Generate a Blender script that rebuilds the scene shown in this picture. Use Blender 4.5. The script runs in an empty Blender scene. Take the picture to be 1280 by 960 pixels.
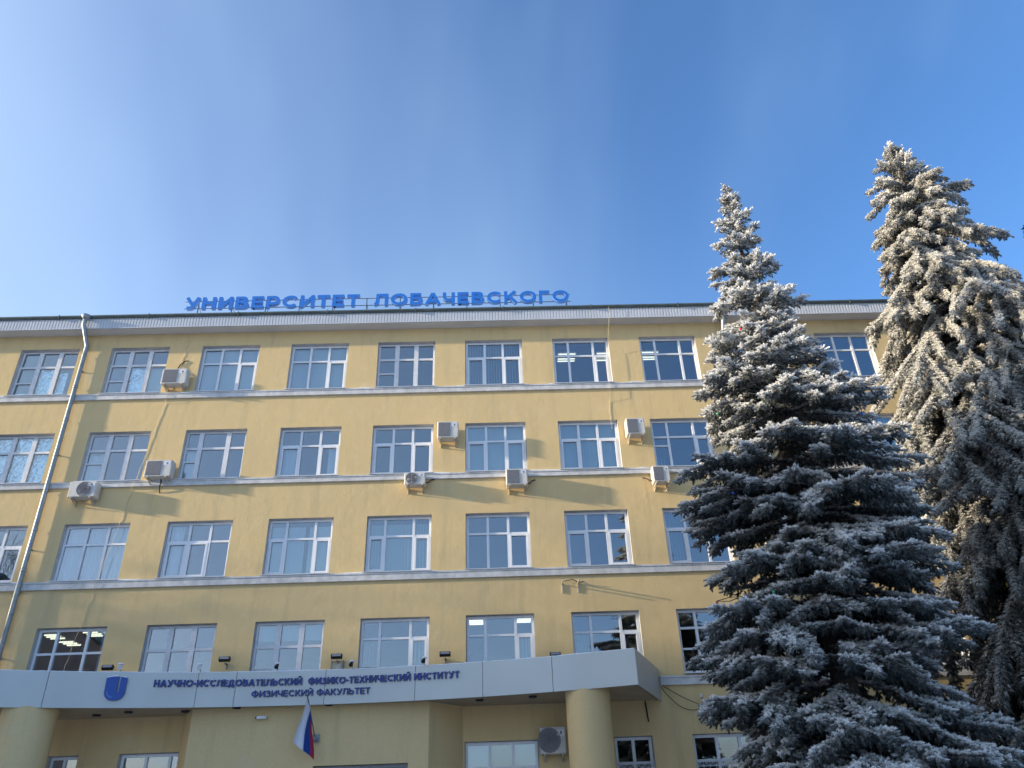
import bpy, math, random
import numpy as np
from mathutils import Vector, Matrix, Euler

rnd = random.Random(7)
rng = np.random.default_rng(7)
R = math.radians
scene = bpy.context.scene
col = scene.collection

# ------------------------------------------------------------------ camera
cam_d = bpy.data.cameras.new('camera')
cam = bpy.data.objects.new('camera', cam_d)
col.objects.link(cam)
scene.camera = cam
cam_d.sensor_fit = 'HORIZONTAL'
cam_d.sensor_width = 36.0
cam_d.lens = 36.0 * 961.0 / 1280.0
cam_d.clip_start = 0.1
cam_d.clip_end = 3000
yaw, pitch, roll = R(1.69), R(29.93), R(-2.16)
fw = Vector((math.sin(yaw) * math.cos(pitch), math.cos(yaw) * math.cos(pitch), math.sin(pitch)))
rt0 = Vector((math.cos(yaw), -math.sin(yaw), 0))
up0 = rt0.cross(fw)
rt = math.cos(roll) * rt0 + math.sin(roll) * up0
up = -math.sin(roll) * rt0 + math.cos(roll) * up0
cam.matrix_world = Matrix(((rt.x, up.x, -fw.x, 15.911), (rt.y, up.y, -fw.y, -22.181), (rt.z, up.z, -fw.z, 1.6), (0, 0, 0, 1)))

# ------------------------------------------------------------------ sky and sun
SUN_AZ, SUN_EL = 81.0, 11.5          # degrees left of the wall's normal (behind the camera), height
world = bpy.data.worlds.new('World')
scene.world = world
world.use_nodes = True
wn = world.node_tree.nodes
wl = world.node_tree.links
wn.clear()
wout = wn.new('ShaderNodeOutputWorld')
bg = wn.new('ShaderNodeBackground')
bg.inputs['Strength'].default_value = 0.15
sky = wn.new('ShaderNodeTexSky')
sky.sky_type = 'NISHITA'
sky.sun_disc = False
sky.sun_elevation = R(SUN_EL)
sky.sun_rotation = R(180 + SUN_AZ)
sky.altitude = 150
sky.air_density = 0.65
sky.dust_density = 3.4
sky.ozone_density = 0.6
# thin high veil: broad soft streaks, thicker towards the horizon and towards the west (left)
hs = wn.new('ShaderNodeHueSaturation')
hs.inputs['Saturation'].default_value = 1.34
wl.new(sky.outputs['Color'], hs.inputs['Color'])
tc = wn.new('ShaderNodeTexCoord')
mp = wn.new('ShaderNodeMapping')
mp.inputs['Rotation'].default_value = (0.25, 0.5, 0.35)
mp.inputs['Scale'].default_value = (2.2, 1.2, 0.7)
no = wn.new('ShaderNodeTexNoise')
no.inputs['Scale'].default_value = 1.25
no.inputs['Detail'].default_value = 3
no.inputs['Roughness'].default_value = 0.4
dt = wn.new('ShaderNodeVectorMath')
dt.operation = 'DOT_PRODUCT'
dt.inputs[1].default_value = (-0.70, 0.0, -0.70)
sm = wn.new('ShaderNodeMapRange')
sm.interpolation_type = 'SMOOTHSTEP'
sm.inputs['From Min'].default_value = -0.68
sm.inputs['From Max'].default_value = 0.25
sm.inputs['To Min'].default_value = 0.0
sm.inputs['To Max'].default_value = 0.72
nr = wn.new('ShaderNodeMapRange')
nr.inputs['From Min'].default_value = 0.30
nr.inputs['From Max'].default_value = 0.70
nr.inputs['To Min'].default_value = 0.45
nr.inputs['To Max'].default_value = 1.55
mu_ = wn.new('ShaderNodeMath')
mu_.operation = 'MULTIPLY'
mu_.use_clamp = True
mx = wn.new('ShaderNodeMixRGB')
mx.inputs['Color2'].default_value = (1.35, 1.92, 2.62, 1)
wl.new(tc.outputs['Generated'], mp.inputs['Vector'])
wl.new(tc.outputs['Generated'], dt.inputs[0])
wl.new(mp.outputs['Vector'], no.inputs['Vector'])
wl.new(dt.outputs['Value'], sm.inputs['Value'])
wl.new(no.outputs['Fac'], nr.inputs['Value'])
wl.new(sm.outputs['Result'], mu_.inputs[0])
wl.new(nr.outputs['Result'], mu_.inputs[1])
ci = wn.new('ShaderNodeTexNoise')            # faint cirrus streaks
ci.inputs['Scale'].default_value = 2.1
ci.inputs['Detail'].default_value = 3
ci.inputs['Roughness'].default_value = 0.5
ci.inputs['Distortion'].default_value = 0.1
cm_ = wn.new('ShaderNodeMapping')
cm_.inputs['Rotation'].default_value = (0.3, 0.75, 0.2)
cm_.inputs['Scale'].default_value = (2.4, 1.0, 0.55)
cr = wn.new('ShaderNodeMapRange')
cr.interpolation_type = 'SMOOTHSTEP'
cr.inputs['From Min'].default_value = 0.40
cr.inputs['From Max'].default_value = 0.80
cr.inputs['To Min'].default_value = 0.0
cr.inputs['To Max'].default_value = 0.11
ad = wn.new('ShaderNodeMath')
ad.operation = 'ADD'
ad.use_clamp = True
wl.new(tc.outputs['Generated'], cm_.inputs['Vector'])
wl.new(cm_.outputs['Vector'], ci.inputs['Vector'])
wl.new(ci.outputs['Fac'], cr.inputs['Value'])
wl.new(mu_.outputs[0], ad.inputs[0])
wl.new(cr.outputs['Result'], ad.inputs[1])
wl.new(ad.outputs[0], mx.inputs['Fac'])
tn = wn.new('ShaderNodeMixRGB')
tn.blend_type = 'MULTIPLY'
tn.inputs['Fac'].default_value = 1
tn.inputs['Color2'].default_value = (0.94, 0.95, 1.03, 1)
wl.new(hs.outputs['Color'], tn.inputs['Color1'])
wl.new(tn.outputs['Color'], mx.inputs['Color1'])
wl.new(mx.outputs['Color'], bg.inputs['Color'])
wl.new(bg.outputs['Background'], wout.inputs['Surface'])

sun_d = bpy.data.lights.new('sun', 'SUN')
sun_d.energy = 2.6
sun_d.angle = R(1.2)
sun_d.color = (1.0, 0.86, 0.66)
sun = bpy.data.objects.new('sun', sun_d)
col.objects.link(sun)
sdir = Vector((-math.sin(R(SUN_AZ)) * math.cos(R(SUN_EL)), -math.cos(R(SUN_AZ)) * math.cos(R(SUN_EL)), math.sin(R(SUN_EL))))
sun.rotation_euler = sdir.to_track_quat('Z', 'Y').to_euler()
sun.location = (-40, -60, 40)

vs = scene.view_settings
vs.view_transform = 'Standard'
vs.look = 'None'
vs.exposure = 1.64
vs.gamma = 1.0
vs.use_curve_mapping = False
scene.cycles.max_bounces = 8
scene.cycles.transparent_max_bounces = 16
scene.cycles.caustics_reflective = False
scene.cycles.caustics_refractive = False


# ------------------------------------------------------------------ materials
def new_mat(name):
    m = bpy.data.materials.new(name)
    m.use_nodes = True
    return m, m.node_tree.nodes, m.node_tree.links, m.node_tree.nodes['Principled BSDF']


def mat(name, c, rough=0.6, metal=0.0, spec=0.4, var=0.0, vscale=3.0, bump=0.0, bscale=30.0, coat=0.0):
    m, n, l, b = new_mat(name)
    b.inputs['Base Color'].default_value = (*c, 1)
    b.inputs['Roughness'].default_value = rough
    b.inputs['Metallic'].default_value = metal
    b.inputs['Specular IOR Level'].default_value = spec
    g = n.new('ShaderNodeNewGeometry')
    if var > 0:
        t = n.new('ShaderNodeTexNoise')
        t.inputs['Scale'].default_value = vscale
        t.inputs['Detail'].default_value = 6
        r = n.new('ShaderNodeMapRange')
        r.inputs['From Min'].default_value = 0.3
        r.inputs['From Max'].default_value = 0.7
        r.inputs['To Min'].default_value = 1 - var
        r.inputs['To Max'].default_value = 1 + var
        mm = n.new('ShaderNodeMixRGB')
        mm.blend_type = 'MULTIPLY'
        mm.inputs['Fac'].default_value = 1
        mm.inputs['Color1'].default_value = (*c, 1)
        l.new(g.outputs['Position'], t.inputs['Vector'])
        l.new(t.outputs['Fac'], r.inputs['Value'])
        l.new(r.outputs['Result'], mm.inputs['Color2'])
        l.new(mm.outputs['Color'], b.inputs['Base Color'])
    if bump > 0:
        t2 = n.new('ShaderNodeTexNoise')
        t2.inputs['Scale'].default_value = bscale
        t2.inputs['Detail'].default_value = 4
        bp = n.new('ShaderNodeBump')
        bp.inputs['Strength'].default_value = bump
        bp.inputs['Distance'].default_value = 0.02
        l.new(g.outputs['Position'], t2.inputs['Vector'])
        l.new(t2.outputs['Fac'], bp.inputs['Height'])
        l.new(bp.outputs['Normal'], b.inputs['Normal'])
    return m


def noise(n, l, vec, scale, detail=5, rough=0.55, stretch=None):
    if stretch:
        k = n.new('ShaderNodeMapping')
        k.inputs['Scale'].default_value = stretch
        l.new(vec, k.inputs['Vector'])
        vec = k.outputs['Vector']
    t = n.new('ShaderNodeTexNoise')
    t.inputs['Scale'].default_value = scale
    t.inputs['Detail'].default_value = detail
    t.inputs['Roughness'].default_value = rough
    l.new(vec, t.inputs['Vector'])
    return t.outputs['Fac']


def ramp(n, l, fac, p0, c0, p1, c1):
    r = n.new('ShaderNodeValToRGB')
    r.color_ramp.elements[0].position = p0
    r.color_ramp.elements[0].color = (*c0, 1)
    r.color_ramp.elements[1].position = p1
    r.color_ramp.elements[1].color = (*c1, 1)
    l.new(fac, r.inputs['Fac'])
    return r.outputs['Color']


def mixc(n, l, fac, a, b, mode='MIX'):
    m = n.new('ShaderNodeMixRGB')
    m.blend_type = mode
    for s, v in (('Fac', fac), ('Color1', a), ('Color2', b)):
        if hasattr(v, 'links'):
            l.new(v, m.inputs[s])
        elif isinstance(v, tuple):
            m.inputs[s].default_value = (*v, 1)
        else:
            m.inputs[s].default_value = v
    return m.outputs['Color']


def plaster_mat(name, ca, cb, patch, streak=0.5, bump=0.55):
    m, n, l, b = new_mat(name)
    g = n.new('ShaderNodeNewGeometry').outputs['Position']
    big = noise(n, l, g, 0.35, 6, 0.6)
    c = mixc(n, l, ramp(n, l, big, 0.35, (0, 0, 0), 0.65, (1, 1, 1)), ca, cb)
    mid = noise(n, l, g, 2.2, 6, 0.65)
    c = mixc(n, l, ramp(n, l, mid, 0.50, (0, 0, 0), 0.72, (0.55, 0.55, 0.55)), c, patch)
    st = noise(n, l, g, 1.0, 5, 0.6, (2.6, 2.6, 0.22))
    c = mixc(n, l, ramp(n, l, st, 0.52, (0, 0, 0), 0.75, (streak, streak, streak)), c, (0.44, 0.36, 0.20))
    rep = noise(n, l, g, 0.9, 2, 0.4, (1.0, 1.0, 1.6))
    c = mixc(n, l, ramp(n, l, rep, 0.66, (0, 0, 0), 0.69, (0.28, 0.28, 0.28)), c, (0.70, 0.58, 0.34))
    fine = noise(n, l, g, 38, 3, 0.7)
    c = mixc(n, l, 1.0, c, ramp(n, l, fine, 0.25, (0.90, 0.90, 0.90), 0.75, (1.06, 1.06, 1.06)), 'MULTIPLY')
    l.new(c, b.inputs['Base Color'])
    b.inputs['Roughness'].default_value = 0.92
    b.inputs['Specular IOR Level'].default_value = 0.15
    bh = noise(n, l, g, 3.2, 8, 0.68)
    b1 = n.new('ShaderNodeBump')
    b1.inputs['Strength'].default_value = bump
    b1.inputs['Distance'].default_value = 0.035
    l.new(bh, b1.inputs['Height'])
    b2 = n.new('ShaderNodeBump')
    b2.inputs['Strength'].default_value = 0.35
    b2.inputs['Distance'].default_value = 0.006
    l.new(fine, b2.inputs['Height'])
    l.new(b1.outputs['Normal'], b2.inputs['Normal'])
    l.new(b2.outputs['Normal'], b.inputs['Normal'])
    return m


M = {}
M['wall'] = plaster_mat('yellow_plaster', (0.74, 0.545, 0.265), (0.69, 0.515, 0.26), (0.77, 0.585, 0.32), 0.42, 0.36)
M['wall_smooth'] = plaster_mat('beige_plaster', (0.76, 0.57, 0.29), (0.73, 0.55, 0.28), (0.78, 0.585, 0.30), 0.3, 0.2)
M['belt'] = mat('painted_belt', (0.60, 0.59, 0.565), 0.85, var=0.16, vscale=5, bump=0.3, bscale=18)
M['reveal'] = mat('reveal_paint', (0.55, 0.53, 0.50), 0.8, var=0.12, vscale=4)
M['pvc'] = mat('white_window_plastic', (0.78, 0.79, 0.80), 0.35, spec=0.45, var=0.04, vscale=2)
M['oldwood'] = mat('white_painted_wood', (0.70, 0.70, 0.70), 0.55, var=0.09, vscale=6)
M['sill'] = mat('sill_metal', (0.66, 0.67, 0.68), 0.45, metal=0.2, var=0.08)
M['soffit'] = mat('eave_soffit', (0.70, 0.68, 0.65), 0.6, var=0.08, vscale=1.2)
M['fascia'] = mat('ribbed_fascia', (0.55, 0.565, 0.58), 0.45, var=0.06, vscale=1.5)
M['gutter'] = mat('green_grey_gutter', (0.12, 0.145, 0.13), 0.5, metal=0.3, var=0.2, vscale=4)
M['roof'] = mat('sheet_roof', (0.13, 0.16, 0.15), 0.5, metal=0.4)
M['snow'] = mat('snow', (0.82, 0.84, 0.87), 0.7, spec=0.3, var=0.04, vscale=2, bump=0.5, bscale=14)
M['zinc'] = mat('galvanised_steel', (0.30, 0.33, 0.34), 0.5, metal=0.6, var=0.18, vscale=7)
M['steel'] = mat('grey_steel', (0.22, 0.22, 0.23), 0.5, metal=0.6, var=0.15, vscale=8)
M['acwhite'] = mat('aged_white_casing', (0.62, 0.59, 0.53), 0.5, var=0.10, vscale=5)
M['acgrille'] = mat('grey_grille', (0.24, 0.24, 0.25), 0.6, var=0.15, vscale=20)
M['bracket'] = mat('bracket_paint', (0.50, 0.46, 0.37), 0.55, var=0.15, vscale=10)
M['black'] = mat('black_plastic', (0.02, 0.02, 0.022), 0.5)
M['lens'] = mat('lamp_glass', (0.25, 0.26, 0.27), 0.15, spec=0.6)
M['white'] = mat('white_plastic', (0.75, 0.75, 0.76), 0.4)
M['panel'] = mat('silver_composite', (0.47, 0.50, 0.49), 0.38, metal=0.35, spec=0.5, var=0.05, vscale=0.8)
M['cansoffit'] = mat('canopy_soffit', (0.36, 0.28, 0.18), 0.8, var=0.12, vscale=2)
M['blue'] = mat('blue_letter_face', (0.022, 0.17, 0.58), 0.35, spec=0.5)
M['emblem'] = mat('emblem_blue', (0.008, 0.07, 0.34), 0.35, spec=0.5)
M['bluelight'] = mat('blue_letter_side', (0.16, 0.34, 0.68), 0.4, spec=0.5)
M['navy'] = mat('navy_letter', (0.008, 0.035, 0.22), 0.4, spec=0.5)
M['cable'] = mat('dark_cable', (0.03, 0.03, 0.03), 0.7)
M['palecable'] = mat('pale_cable', (0.70, 0.60, 0.40), 0.7)
M['bark'] = mat('spruce_bark', (0.055, 0.042, 0.034), 0.95, var=0.3, vscale=12, bump=0.8, bscale=25)
M['bark2'] = mat('linden_bark', (0.07, 0.058, 0.048), 0.95, var=0.3, vscale=9)
M['interior'] = mat('room_paint', (0.42, 0.40, 0.36), 0.9, var=0.06, vscale=1)
M['blind'] = mat('pale_blind_cloth', (0.62, 0.68, 0.66), 0.85, var=0.05, vscale=2)
M['blindgrey'] = mat('grey_blind_cloth', (0.40, 0.43, 0.44), 0.85)
M['curtain'] = mat('white_curtain', (0.72, 0.74, 0.76), 0.9)
M['foil'] = mat('crumpled_foil', (0.88, 0.89, 0.90), 0.20, metal=1.0)
M['paper'] = mat('paper', (0.78, 0.78, 0.76), 0.8)
M['dark_leaf'] = mat('houseplant_leaf', (0.05, 0.10, 0.04), 0.6)
M['ground'] = mat('trodden_snow', (0.74, 0.76, 0.80), 0.85, var=0.08, vscale=0.4, bump=0.6, bscale=3)
M['path'] = mat('swept_asphalt', (0.10, 0.10, 0.105), 0.9, var=0.3, vscale=1.2)
M['brick'] = mat('pinkish_brick', (0.36, 0.22, 0.16), 0.9, var=0.15, vscale=2)
M['farwall'] = mat('grey_render', (0.34, 0.33, 0.32), 0.9, var=0.12, vscale=1.5)
M['farglass'] = mat('far_window_glass', (0.06, 0.08, 0.10), 0.08, spec=0.8)
M['flagwhite'] = mat('flag_white', (0.70, 0.70, 0.74), 0.85)
M['flagblue'] = mat('flag_blue', (0.02, 0.07, 0.32), 0.85)
M['flagred'] = mat('flag_red', (0.42, 0.02, 0.03), 0.85)
for nm, c in (('red', (0.55, 0.03, 0.03)), ('green', (0.03, 0.40, 0.22)), ('yellow', (0.62, 0.50, 0.08)), ('bulbblue', (0.04, 0.12, 0.55))):
    M['bulb_' + nm] = mat('bulb_' + nm, c, 0.2, spec=0.6)


def emit_mat(name, c, s):
    m = bpy.data.materials.new(name)
    m.use_nodes = True
    n, l = m.node_tree.nodes, m.node_tree.links
    n.clear()
    o = n.new('ShaderNodeOutputMaterial')
    e = n.new('ShaderNodeEmission')
    e.inputs['Color'].default_value = (*c, 1)
    e.inputs['Strength'].default_value = s
    l.new(e.outputs[0], o.inputs['Surface'])
    return m


M['tube'] = emit_mat('lit_fluorescent_tube', (1.0, 0.90, 0.68), 0.75)


def glass_mat(name, f0, tint):
    m = bpy.data.materials.new(name)
    m.use_nodes = True
    n, l = m.node_tree.nodes, m.node_tree.links
    n.clear()
    o = n.new('ShaderNodeOutputMaterial')
    tr = n.new('ShaderNodeBsdfTransparent')
    tr.inputs['Color'].default_value = (*tint, 1)
    gl = n.new('ShaderNodeBsdfGlossy')
    gl.inputs['Roughness'].default_value = 0.012
    gl.inputs['Color'].default_value = (0.95, 0.97, 1, 1)
    lw = n.new('ShaderNodeLayerWeight')
    lw.inputs['Blend'].default_value = 0.5
    pw = n.new('ShaderNodeMath')
    pw.operation = 'POWER'
    pw.inputs[1].default_value = 4.0
    ma = n.new('ShaderNodeMath')
    ma.operation = 'MULTIPLY_ADD'
    ma.inputs[1].default_value = 1 - f0
    ma.inputs[2].default_value = f0
    mix = n.new('ShaderNodeMixShader')
    l.new(lw.outputs['Facing'], pw.inputs[0])
    l.new(pw.outputs[0], ma.inputs[0])
    l.new(ma.outputs[0], mix.inputs[0])
    l.new(tr.outputs[0], mix.inputs[1])
    l.new(gl.outputs[0], mix.inputs[2])
    # old panes are never quite flat
    g = n.new('ShaderNodeNewGeometry')
    t = n.new('ShaderNodeTexNoise')
    t.inputs['Scale'].default_value = 1.6
    t.inputs['Detail'].default_value = 1
    bp = n.new('ShaderNodeBump')
    bp.inputs['Strength'].default_value = 0.10
    bp.inputs['Distance'].default_value = 0.02
    l.new(g.outputs['Position'], t.inputs['Vector'])
    l.new(t.outputs['Fac'], bp.inputs['Height'])
    l.new(bp.outputs['Normal'], gl.inputs['Normal'])
    l.new(mix.outputs[0], o.inputs['Surface'])
    return m


M['glass'] = glass_mat('window_glass', 0.19, (0.80, 0.88, 0.90))


def needle_mat(name, dark, frost_light, base=0.0):
    m, n, l, b = new_mat(name)
    a = n.new('ShaderNodeAttribute')
    a.attribute_name = 'frost_light'
    oi = n.new('ShaderNodeObjectInfo')
    sep = n.new('ShaderNodeSeparateColor')
    l.new(oi.outputs['Color'], sep.inputs[0])
    mu = n.new('ShaderNodeMath')
    mu.operation = 'MULTIPLY'
    mu.use_clamp = True
    l.new(a.outputs['Fac'], mu.inputs[0])
    l.new(sep.outputs['Red'], mu.inputs[1])
    c = mixc(n, l, mu.outputs[0], dark, frost_light)
    l.new(c, b.inputs['Base Color'])
    b.inputs['Roughness'].default_value = 0.75
    b.inputs['Specular IOR Level'].default_value = 0.2
    return m


M['needle1'] = needle_mat('frosted_blue_spruce_needles', (0.016, 0.030, 0.024), (0.88, 0.88, 0.86))
M['needle2'] = needle_mat('frosted_spruce_needles', (0.024, 0.032, 0.026), (0.88, 0.86, 0.80))


# ------------------------------------------------------------------ mesh helpers
class MB:
    def __init__(self):
        self.v = []
        self.f = []

    def quad(self, a, b, c, d):
        i = len(self.v)
        self.v += [a, b, c, d]
        self.f.append((i, i + 1, i + 2, i + 3))

    def box(self, x0, x1, y0, y1, z0, z1):
        i = len(self.v)
        self.v += [(x0, y0, z0), (x1, y0, z0), (x1, y1, z0), (x0, y1, z0), (x0, y0, z1), (x1, y0, z1), (x1, y1, z1), (x0, y1, z1)]
        for q in ((0, 3, 2, 1), (4, 5, 6, 7), (0, 1, 5, 4), (1, 2, 6, 5), (2, 3, 7, 6), (3, 0, 4, 7)):
            self.f.append(tuple(i + k for k in q))
        return self

    def bbox(self, x0, x1, y0, y1, z0, z1, b):
        """box with chamfered vertical and horizontal front edges (rounded casing)"""
        i = len(self.v)
        prof = [(x0 + b, z0), (x1 - b, z0), (x1, z0 + b), (x1, z1 - b), (x1 - b, z1), (x0 + b, z1), (x0, z1 - b), (x0, z0 + b)]
        cx, cz = (x0 + x1) / 2, (z0 + z1) / 2
        k = 1 - b / max(x1 - x0, z1 - z0) * 1.6
        for y, s in ((y1, 1), (y0 + b, 1), (y0, k)):
            for (x, z) in prof:
                self.v.append((cx + (x - cx) * s, y, cz + (z - cz) * s))
        for r_ in range(2):
            for q in range(8):
                a, c = i + r_ * 8 + q, i + r_ * 8 + (q + 1) % 8
                self.f.append((c, a, a + 8, c + 8))
        self.f.append(tuple(i + q for q in range(8)))
        self.f.append(tuple(i + 16 + 7 - q for q in range(8)))
        return self

    def tube(self, pts, r, n=8, cap=True):
        pts = [Vector(p) for p in pts]
        rs = r if isinstance(r, (list, tuple)) else [r] * len(pts)
        i = len(self.v)
        prev = None
        for k, p in enumerate(pts):
            d = (pts[min(k + 1, len(pts) - 1)] - pts[max(k - 1, 0)])
            d = d.normalized() if d.length > 1e-9 else Vector((0, 0, 1))
            if prev is None:
                a = Vector((0, 0, 1)) if abs(d.z) < 0.9 else Vector((1, 0, 0))
                u = d.cross(a).normalized()
            else:
                u = (prev - d * prev.dot(d)).normalized()
            prev = u
            w = d.cross(u)
            for q in range(n):
                t = 2 * math.pi * q / n
                self.v.append(tuple(p + rs[k] * (math.cos(t) * u + math.sin(t) * w)))
        for k in range(len(pts) - 1):
            for q in range(n):
                a, b = i + k * n + q, i + k * n + (q + 1) % n
                self.f.append((a, b, b + n, a + n))
        if cap:
            self.f.append(tuple(i + n - 1 - q for q in range(n)))
            self.f.append(tuple(i + (len(pts) - 1) * n + q for q in range(n)))
        return self

    def lathe(self, prof, c=(0, 0, 0), n=24, axis='z'):
        i = len(self.v)
        for (r_, h) in prof:
            for q in range(n):
                t = 2 * math.pi * q / n
                if axis == 'z':
                    self.v.append((c[0] + r_ * math.cos(t), c[1] + r_ * math.sin(t), c[2] + h))
                else:  # y axis, h runs towards -y
                    self.v.append((c[0] + r_ * math.cos(t), c[1] - h, c[2] + r_ * math.sin(t)))
        for k in range(len(prof) - 1):
            for q in range(n):
                a, b = i + k * n + q, i + k * n + (q + 1) % n
                self.f.append((a, b, b + n, a + n))
        if prof[0][0] > 1e-6:
            self.f.append(tuple(i + n - 1 - q for q in range(n)))
        if prof[-1][0] > 1e-6:
            self.f.append(tuple(i + (len(prof) - 1) * n + q for q in range(n)))
        return self

    def prism(self, poly, y0, y1):
        """polygon in x,z extruded along y"""
        i = len(self.v)
        n = len(poly)
        self.v += [(x, y0, z) for x, z in poly] + [(x, y1, z) for x, z in poly]
        self.f.append(tuple(range(i, i + n)))
        self.f.append(tuple(range(i + 2 * n - 1, i + n - 1, -1)))
        for q in range(n):
            a, b = i + q, i + (q + 1) % n
            self.f.append((b, a, a + n, b + n))
        return self

    def xf(self, mtx):
        self.v = [tuple(mtx @ Vector(p)) for p in self.v]
        return self

    def mesh(self, name, m, smooth=False):
        me = bpy.data.meshes.new(name)
        me.from_pydata(self.v, [], self.f)
        me.materials.append(m)
        if smooth:
            me.polygons.foreach_set('use_smooth', [True] * len(me.polygons))
        me.update()
        return me

    def build(self, name, m, parent=None, smooth=False):
        """coordinates are world coordinates; parents only translate"""
        if parent is not None:
            o = worg(parent)
            self.v = [(a - o.x, b - o.y, c - o.z) for a, b, c in self.v]
        return link(name, self.mesh(name, m, smooth), parent)


def worg(o):
    p = Vector((0, 0, 0))
    while o is not None:
        p = p + o.location
        o = o.parent
    return p


def link(name, data, parent=None):
    o = bpy.data.objects.new(name, data)
    col.objects.link(o)
    if parent is not None:
        o.parent = parent
    return o


def tag(o, label, cat, group=None):
    o['label'] = label
    o['category'] = cat
    if group:
        o['group'] = group
    return o


def thing(name, label, cat, loc=(0, 0, 0), group=None):
    o = bpy.data.objects.new(name, None)
    o.empty_display_size = 0.3
    col.objects.link(o)
    o.location = loc
    return tag(o, label, cat, group)


def struct(o):
    o['kind'] = 'structure'
    return o


def autosmooth(o, ang=40):
    me = o.data
    me.polygons.foreach_set('use_smooth', [True] * len(me.polygons))
    me.set_sharp_from_angle(angle=R(ang))
    return o


# ------------------------------------------------------------------ ground
g = MB()
N = 24
for i in range(N):
    for j in range(N):
        xs = [-420 + 870 * k / N for k in (i, i + 1)]
        ys = [-430 + 860 * k / N for k in (j, j + 1)]
        g.quad((xs[0], ys[0], 0), (xs[1], ys[0], 0), (xs[1], ys[1], 0), (xs[0], ys[1], 0))
struct(g.build('ground', M['ground']))
struct(MB().box(-40, 60, -27, -20.5, -0.02, 0.03).build('road', M['path']))
struct(MB().box(9.5, 13.5, -20.45, -3.2, -0.02, 0.035).build('path', M['path']))

# ------------------------------------------------------------------ the building
CX = {-1: -3.02, 0: 0.0, 1: 3.03, 2: 6.08, 3: 9.09, 4: 12.04, 5: 15.01, 6: 18.0, 7: 21.0, 8: 24.06, 9: 27.12, 10: 30.15, 11: 33.17}
WW = 1.943
ZB = {1: 5.08, 2: 8.13, 3: 11.21, 4: 14.31}
ZT = {1: 6.84, 2: 9.88, 3: 12.95, 4: 16.14}
XL, XR, DEP, ZS = -6.0, 37.5, 11.0, 16.69
bld = thing('university_building', 'long yellow plastered four storey block with grey eaves and rows of white windows', 'building', (15.75, 0, 0))
GZT, GZB = 3.57, 1.75
ground_open = [(4.2, 4.98), (6.02, 7.96), (14.97, 16.9), (18.91, 19.92), (20.98, 22.9), (24.06, 26.0), (27.12, 29.06), (30.15, 32.09), (33.17, 35.1), (0.0, 1.94)]
opens = [(CX[c], CX[c] + WW, ZB[r], ZT[r]) for c in CX for r in ZB] + [(a, b, GZB, GZT) for a, b in ground_open]


def wall_front():
    mb = MB()
    xs = sorted({XL, XR} | {o[0] for o in opens} | {o[1] for o in opens})
    zs = sorted({0.0, ZS + 0.3} | {o[2] for o in opens} | {o[3] for o in opens})
    for i in range(len(xs) - 1):
        for j in range(len(zs) - 1):
            cx, cz = (xs[i] + xs[i + 1]) / 2, (zs[j] + zs[j + 1]) / 2
            if any(o[0] < cx < o[1] and o[2] < cz < o[3] for o in opens):
                continue
            mb.quad((xs[i], 0, zs[j]), (xs[i + 1], 0, zs[j]), (xs[i + 1], 0, zs[j + 1]), (xs[i], 0, zs[j + 1]))
    mb.box(XL, XL + 0.4, 0.001, DEP, 0, ZS + 0.3)
    mb.box(XR - 0.4, XR, 0.001, DEP, 0, ZS + 0.3)
    mb.box(XL, XR, DEP - 0.4, DEP - 0.001, 0, ZS + 0.299)
    return mb


wall_front().build('wall', M['wall'], bld)
# rooms: floors, party walls and a corridor wall behind the windows
it = MB()
for z in (0.15, 4.15, 7.3, 10.38, 13.46, 16.72):
    it.box(XL + 0.41, XR - 0.41, 0.42, DEP - 0.41, z - 0.25, z)
it.box(XL + 0.41, XR - 0.41, 7.2, 7.3, 0.15, 16.4)
for c in (0, 2, 4, 6, 8, 10):
    x = CX[c] - 0.53
    it.box(x - 0.06, x + 0.06, 0.42, 7.19, 0.16, 16.46)
it.build('room_partition', M['interior'], bld)

# string courses under each row of windows
for r, (z0, z1) in {4: (14.10, 14.30), 3: (11.02, 11.20), 2: (7.90, 8.12), 1: (4.80, 5.03)}.items():
    x0 = XL
    segs = [(XL, XR)] if r > 1 else [(XL, 2.50), (20.30, XR)]
    for a, b_ in segs:                          # one moulded profile
        pr = [(0.0, z0), (-0.075, z0), (-0.075, z1 - 0.05), (-0.095, z1 - 0.045), (-0.095, z1 + 0.002), (0.0, z1 + 0.006)]
        mb = MB()
        for q in range(5):
            mb.quad((a, *pr[q]), (b_, *pr[q]), (b_, *pr[q + 1]), (a, *pr[q + 1]))
        mb.f.append(tuple(range(len(mb.v), len(mb.v) + 6)))
        mb.v += [(a, *q) for q in pr]
        mb.f.append(tuple(range(len(mb.v) + 5, len(mb.v) - 1, -1)))
        mb.v += [(b_, *q) for q in pr]
        mb.build('string_course', M['belt'], bld)

# patches of old snow left on the ledges
lm = MB()
for z in (14.306, 11.206, 8.126):
    x = -2.0
    while x < 36:
        ln = rnd.uniform(0.25, 1.3)
        n = max(3, int(ln / 0.07))
        pv = None
        for k in range(n + 1):
            f = math.sin(math.pi * k / n)
            h = 0.004 + 0.022 * f * rnd.uniform(0.5, 1)
            yf = -0.097 + 0.03 * (1 - f) * rnd.random()
            ring = [(x + ln * k / n, yf, z - 0.012 * f * rnd.random()), (x + ln * k / n, yf + 0.012, z + h), (x + ln * k / n, -0.001, z + h * 0.8)]
            if pv:
                for e in range(2):
                    lm.quad(pv[e], ring[e], ring[e + 1], pv[e + 1])
            pv = ring
        x += ln + rnd.uniform(0.3, 2.6)
lo_ = lm.build('ledge_snow', M['snow'], bld, True)
lo_['kind'] = 'stuff'

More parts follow.
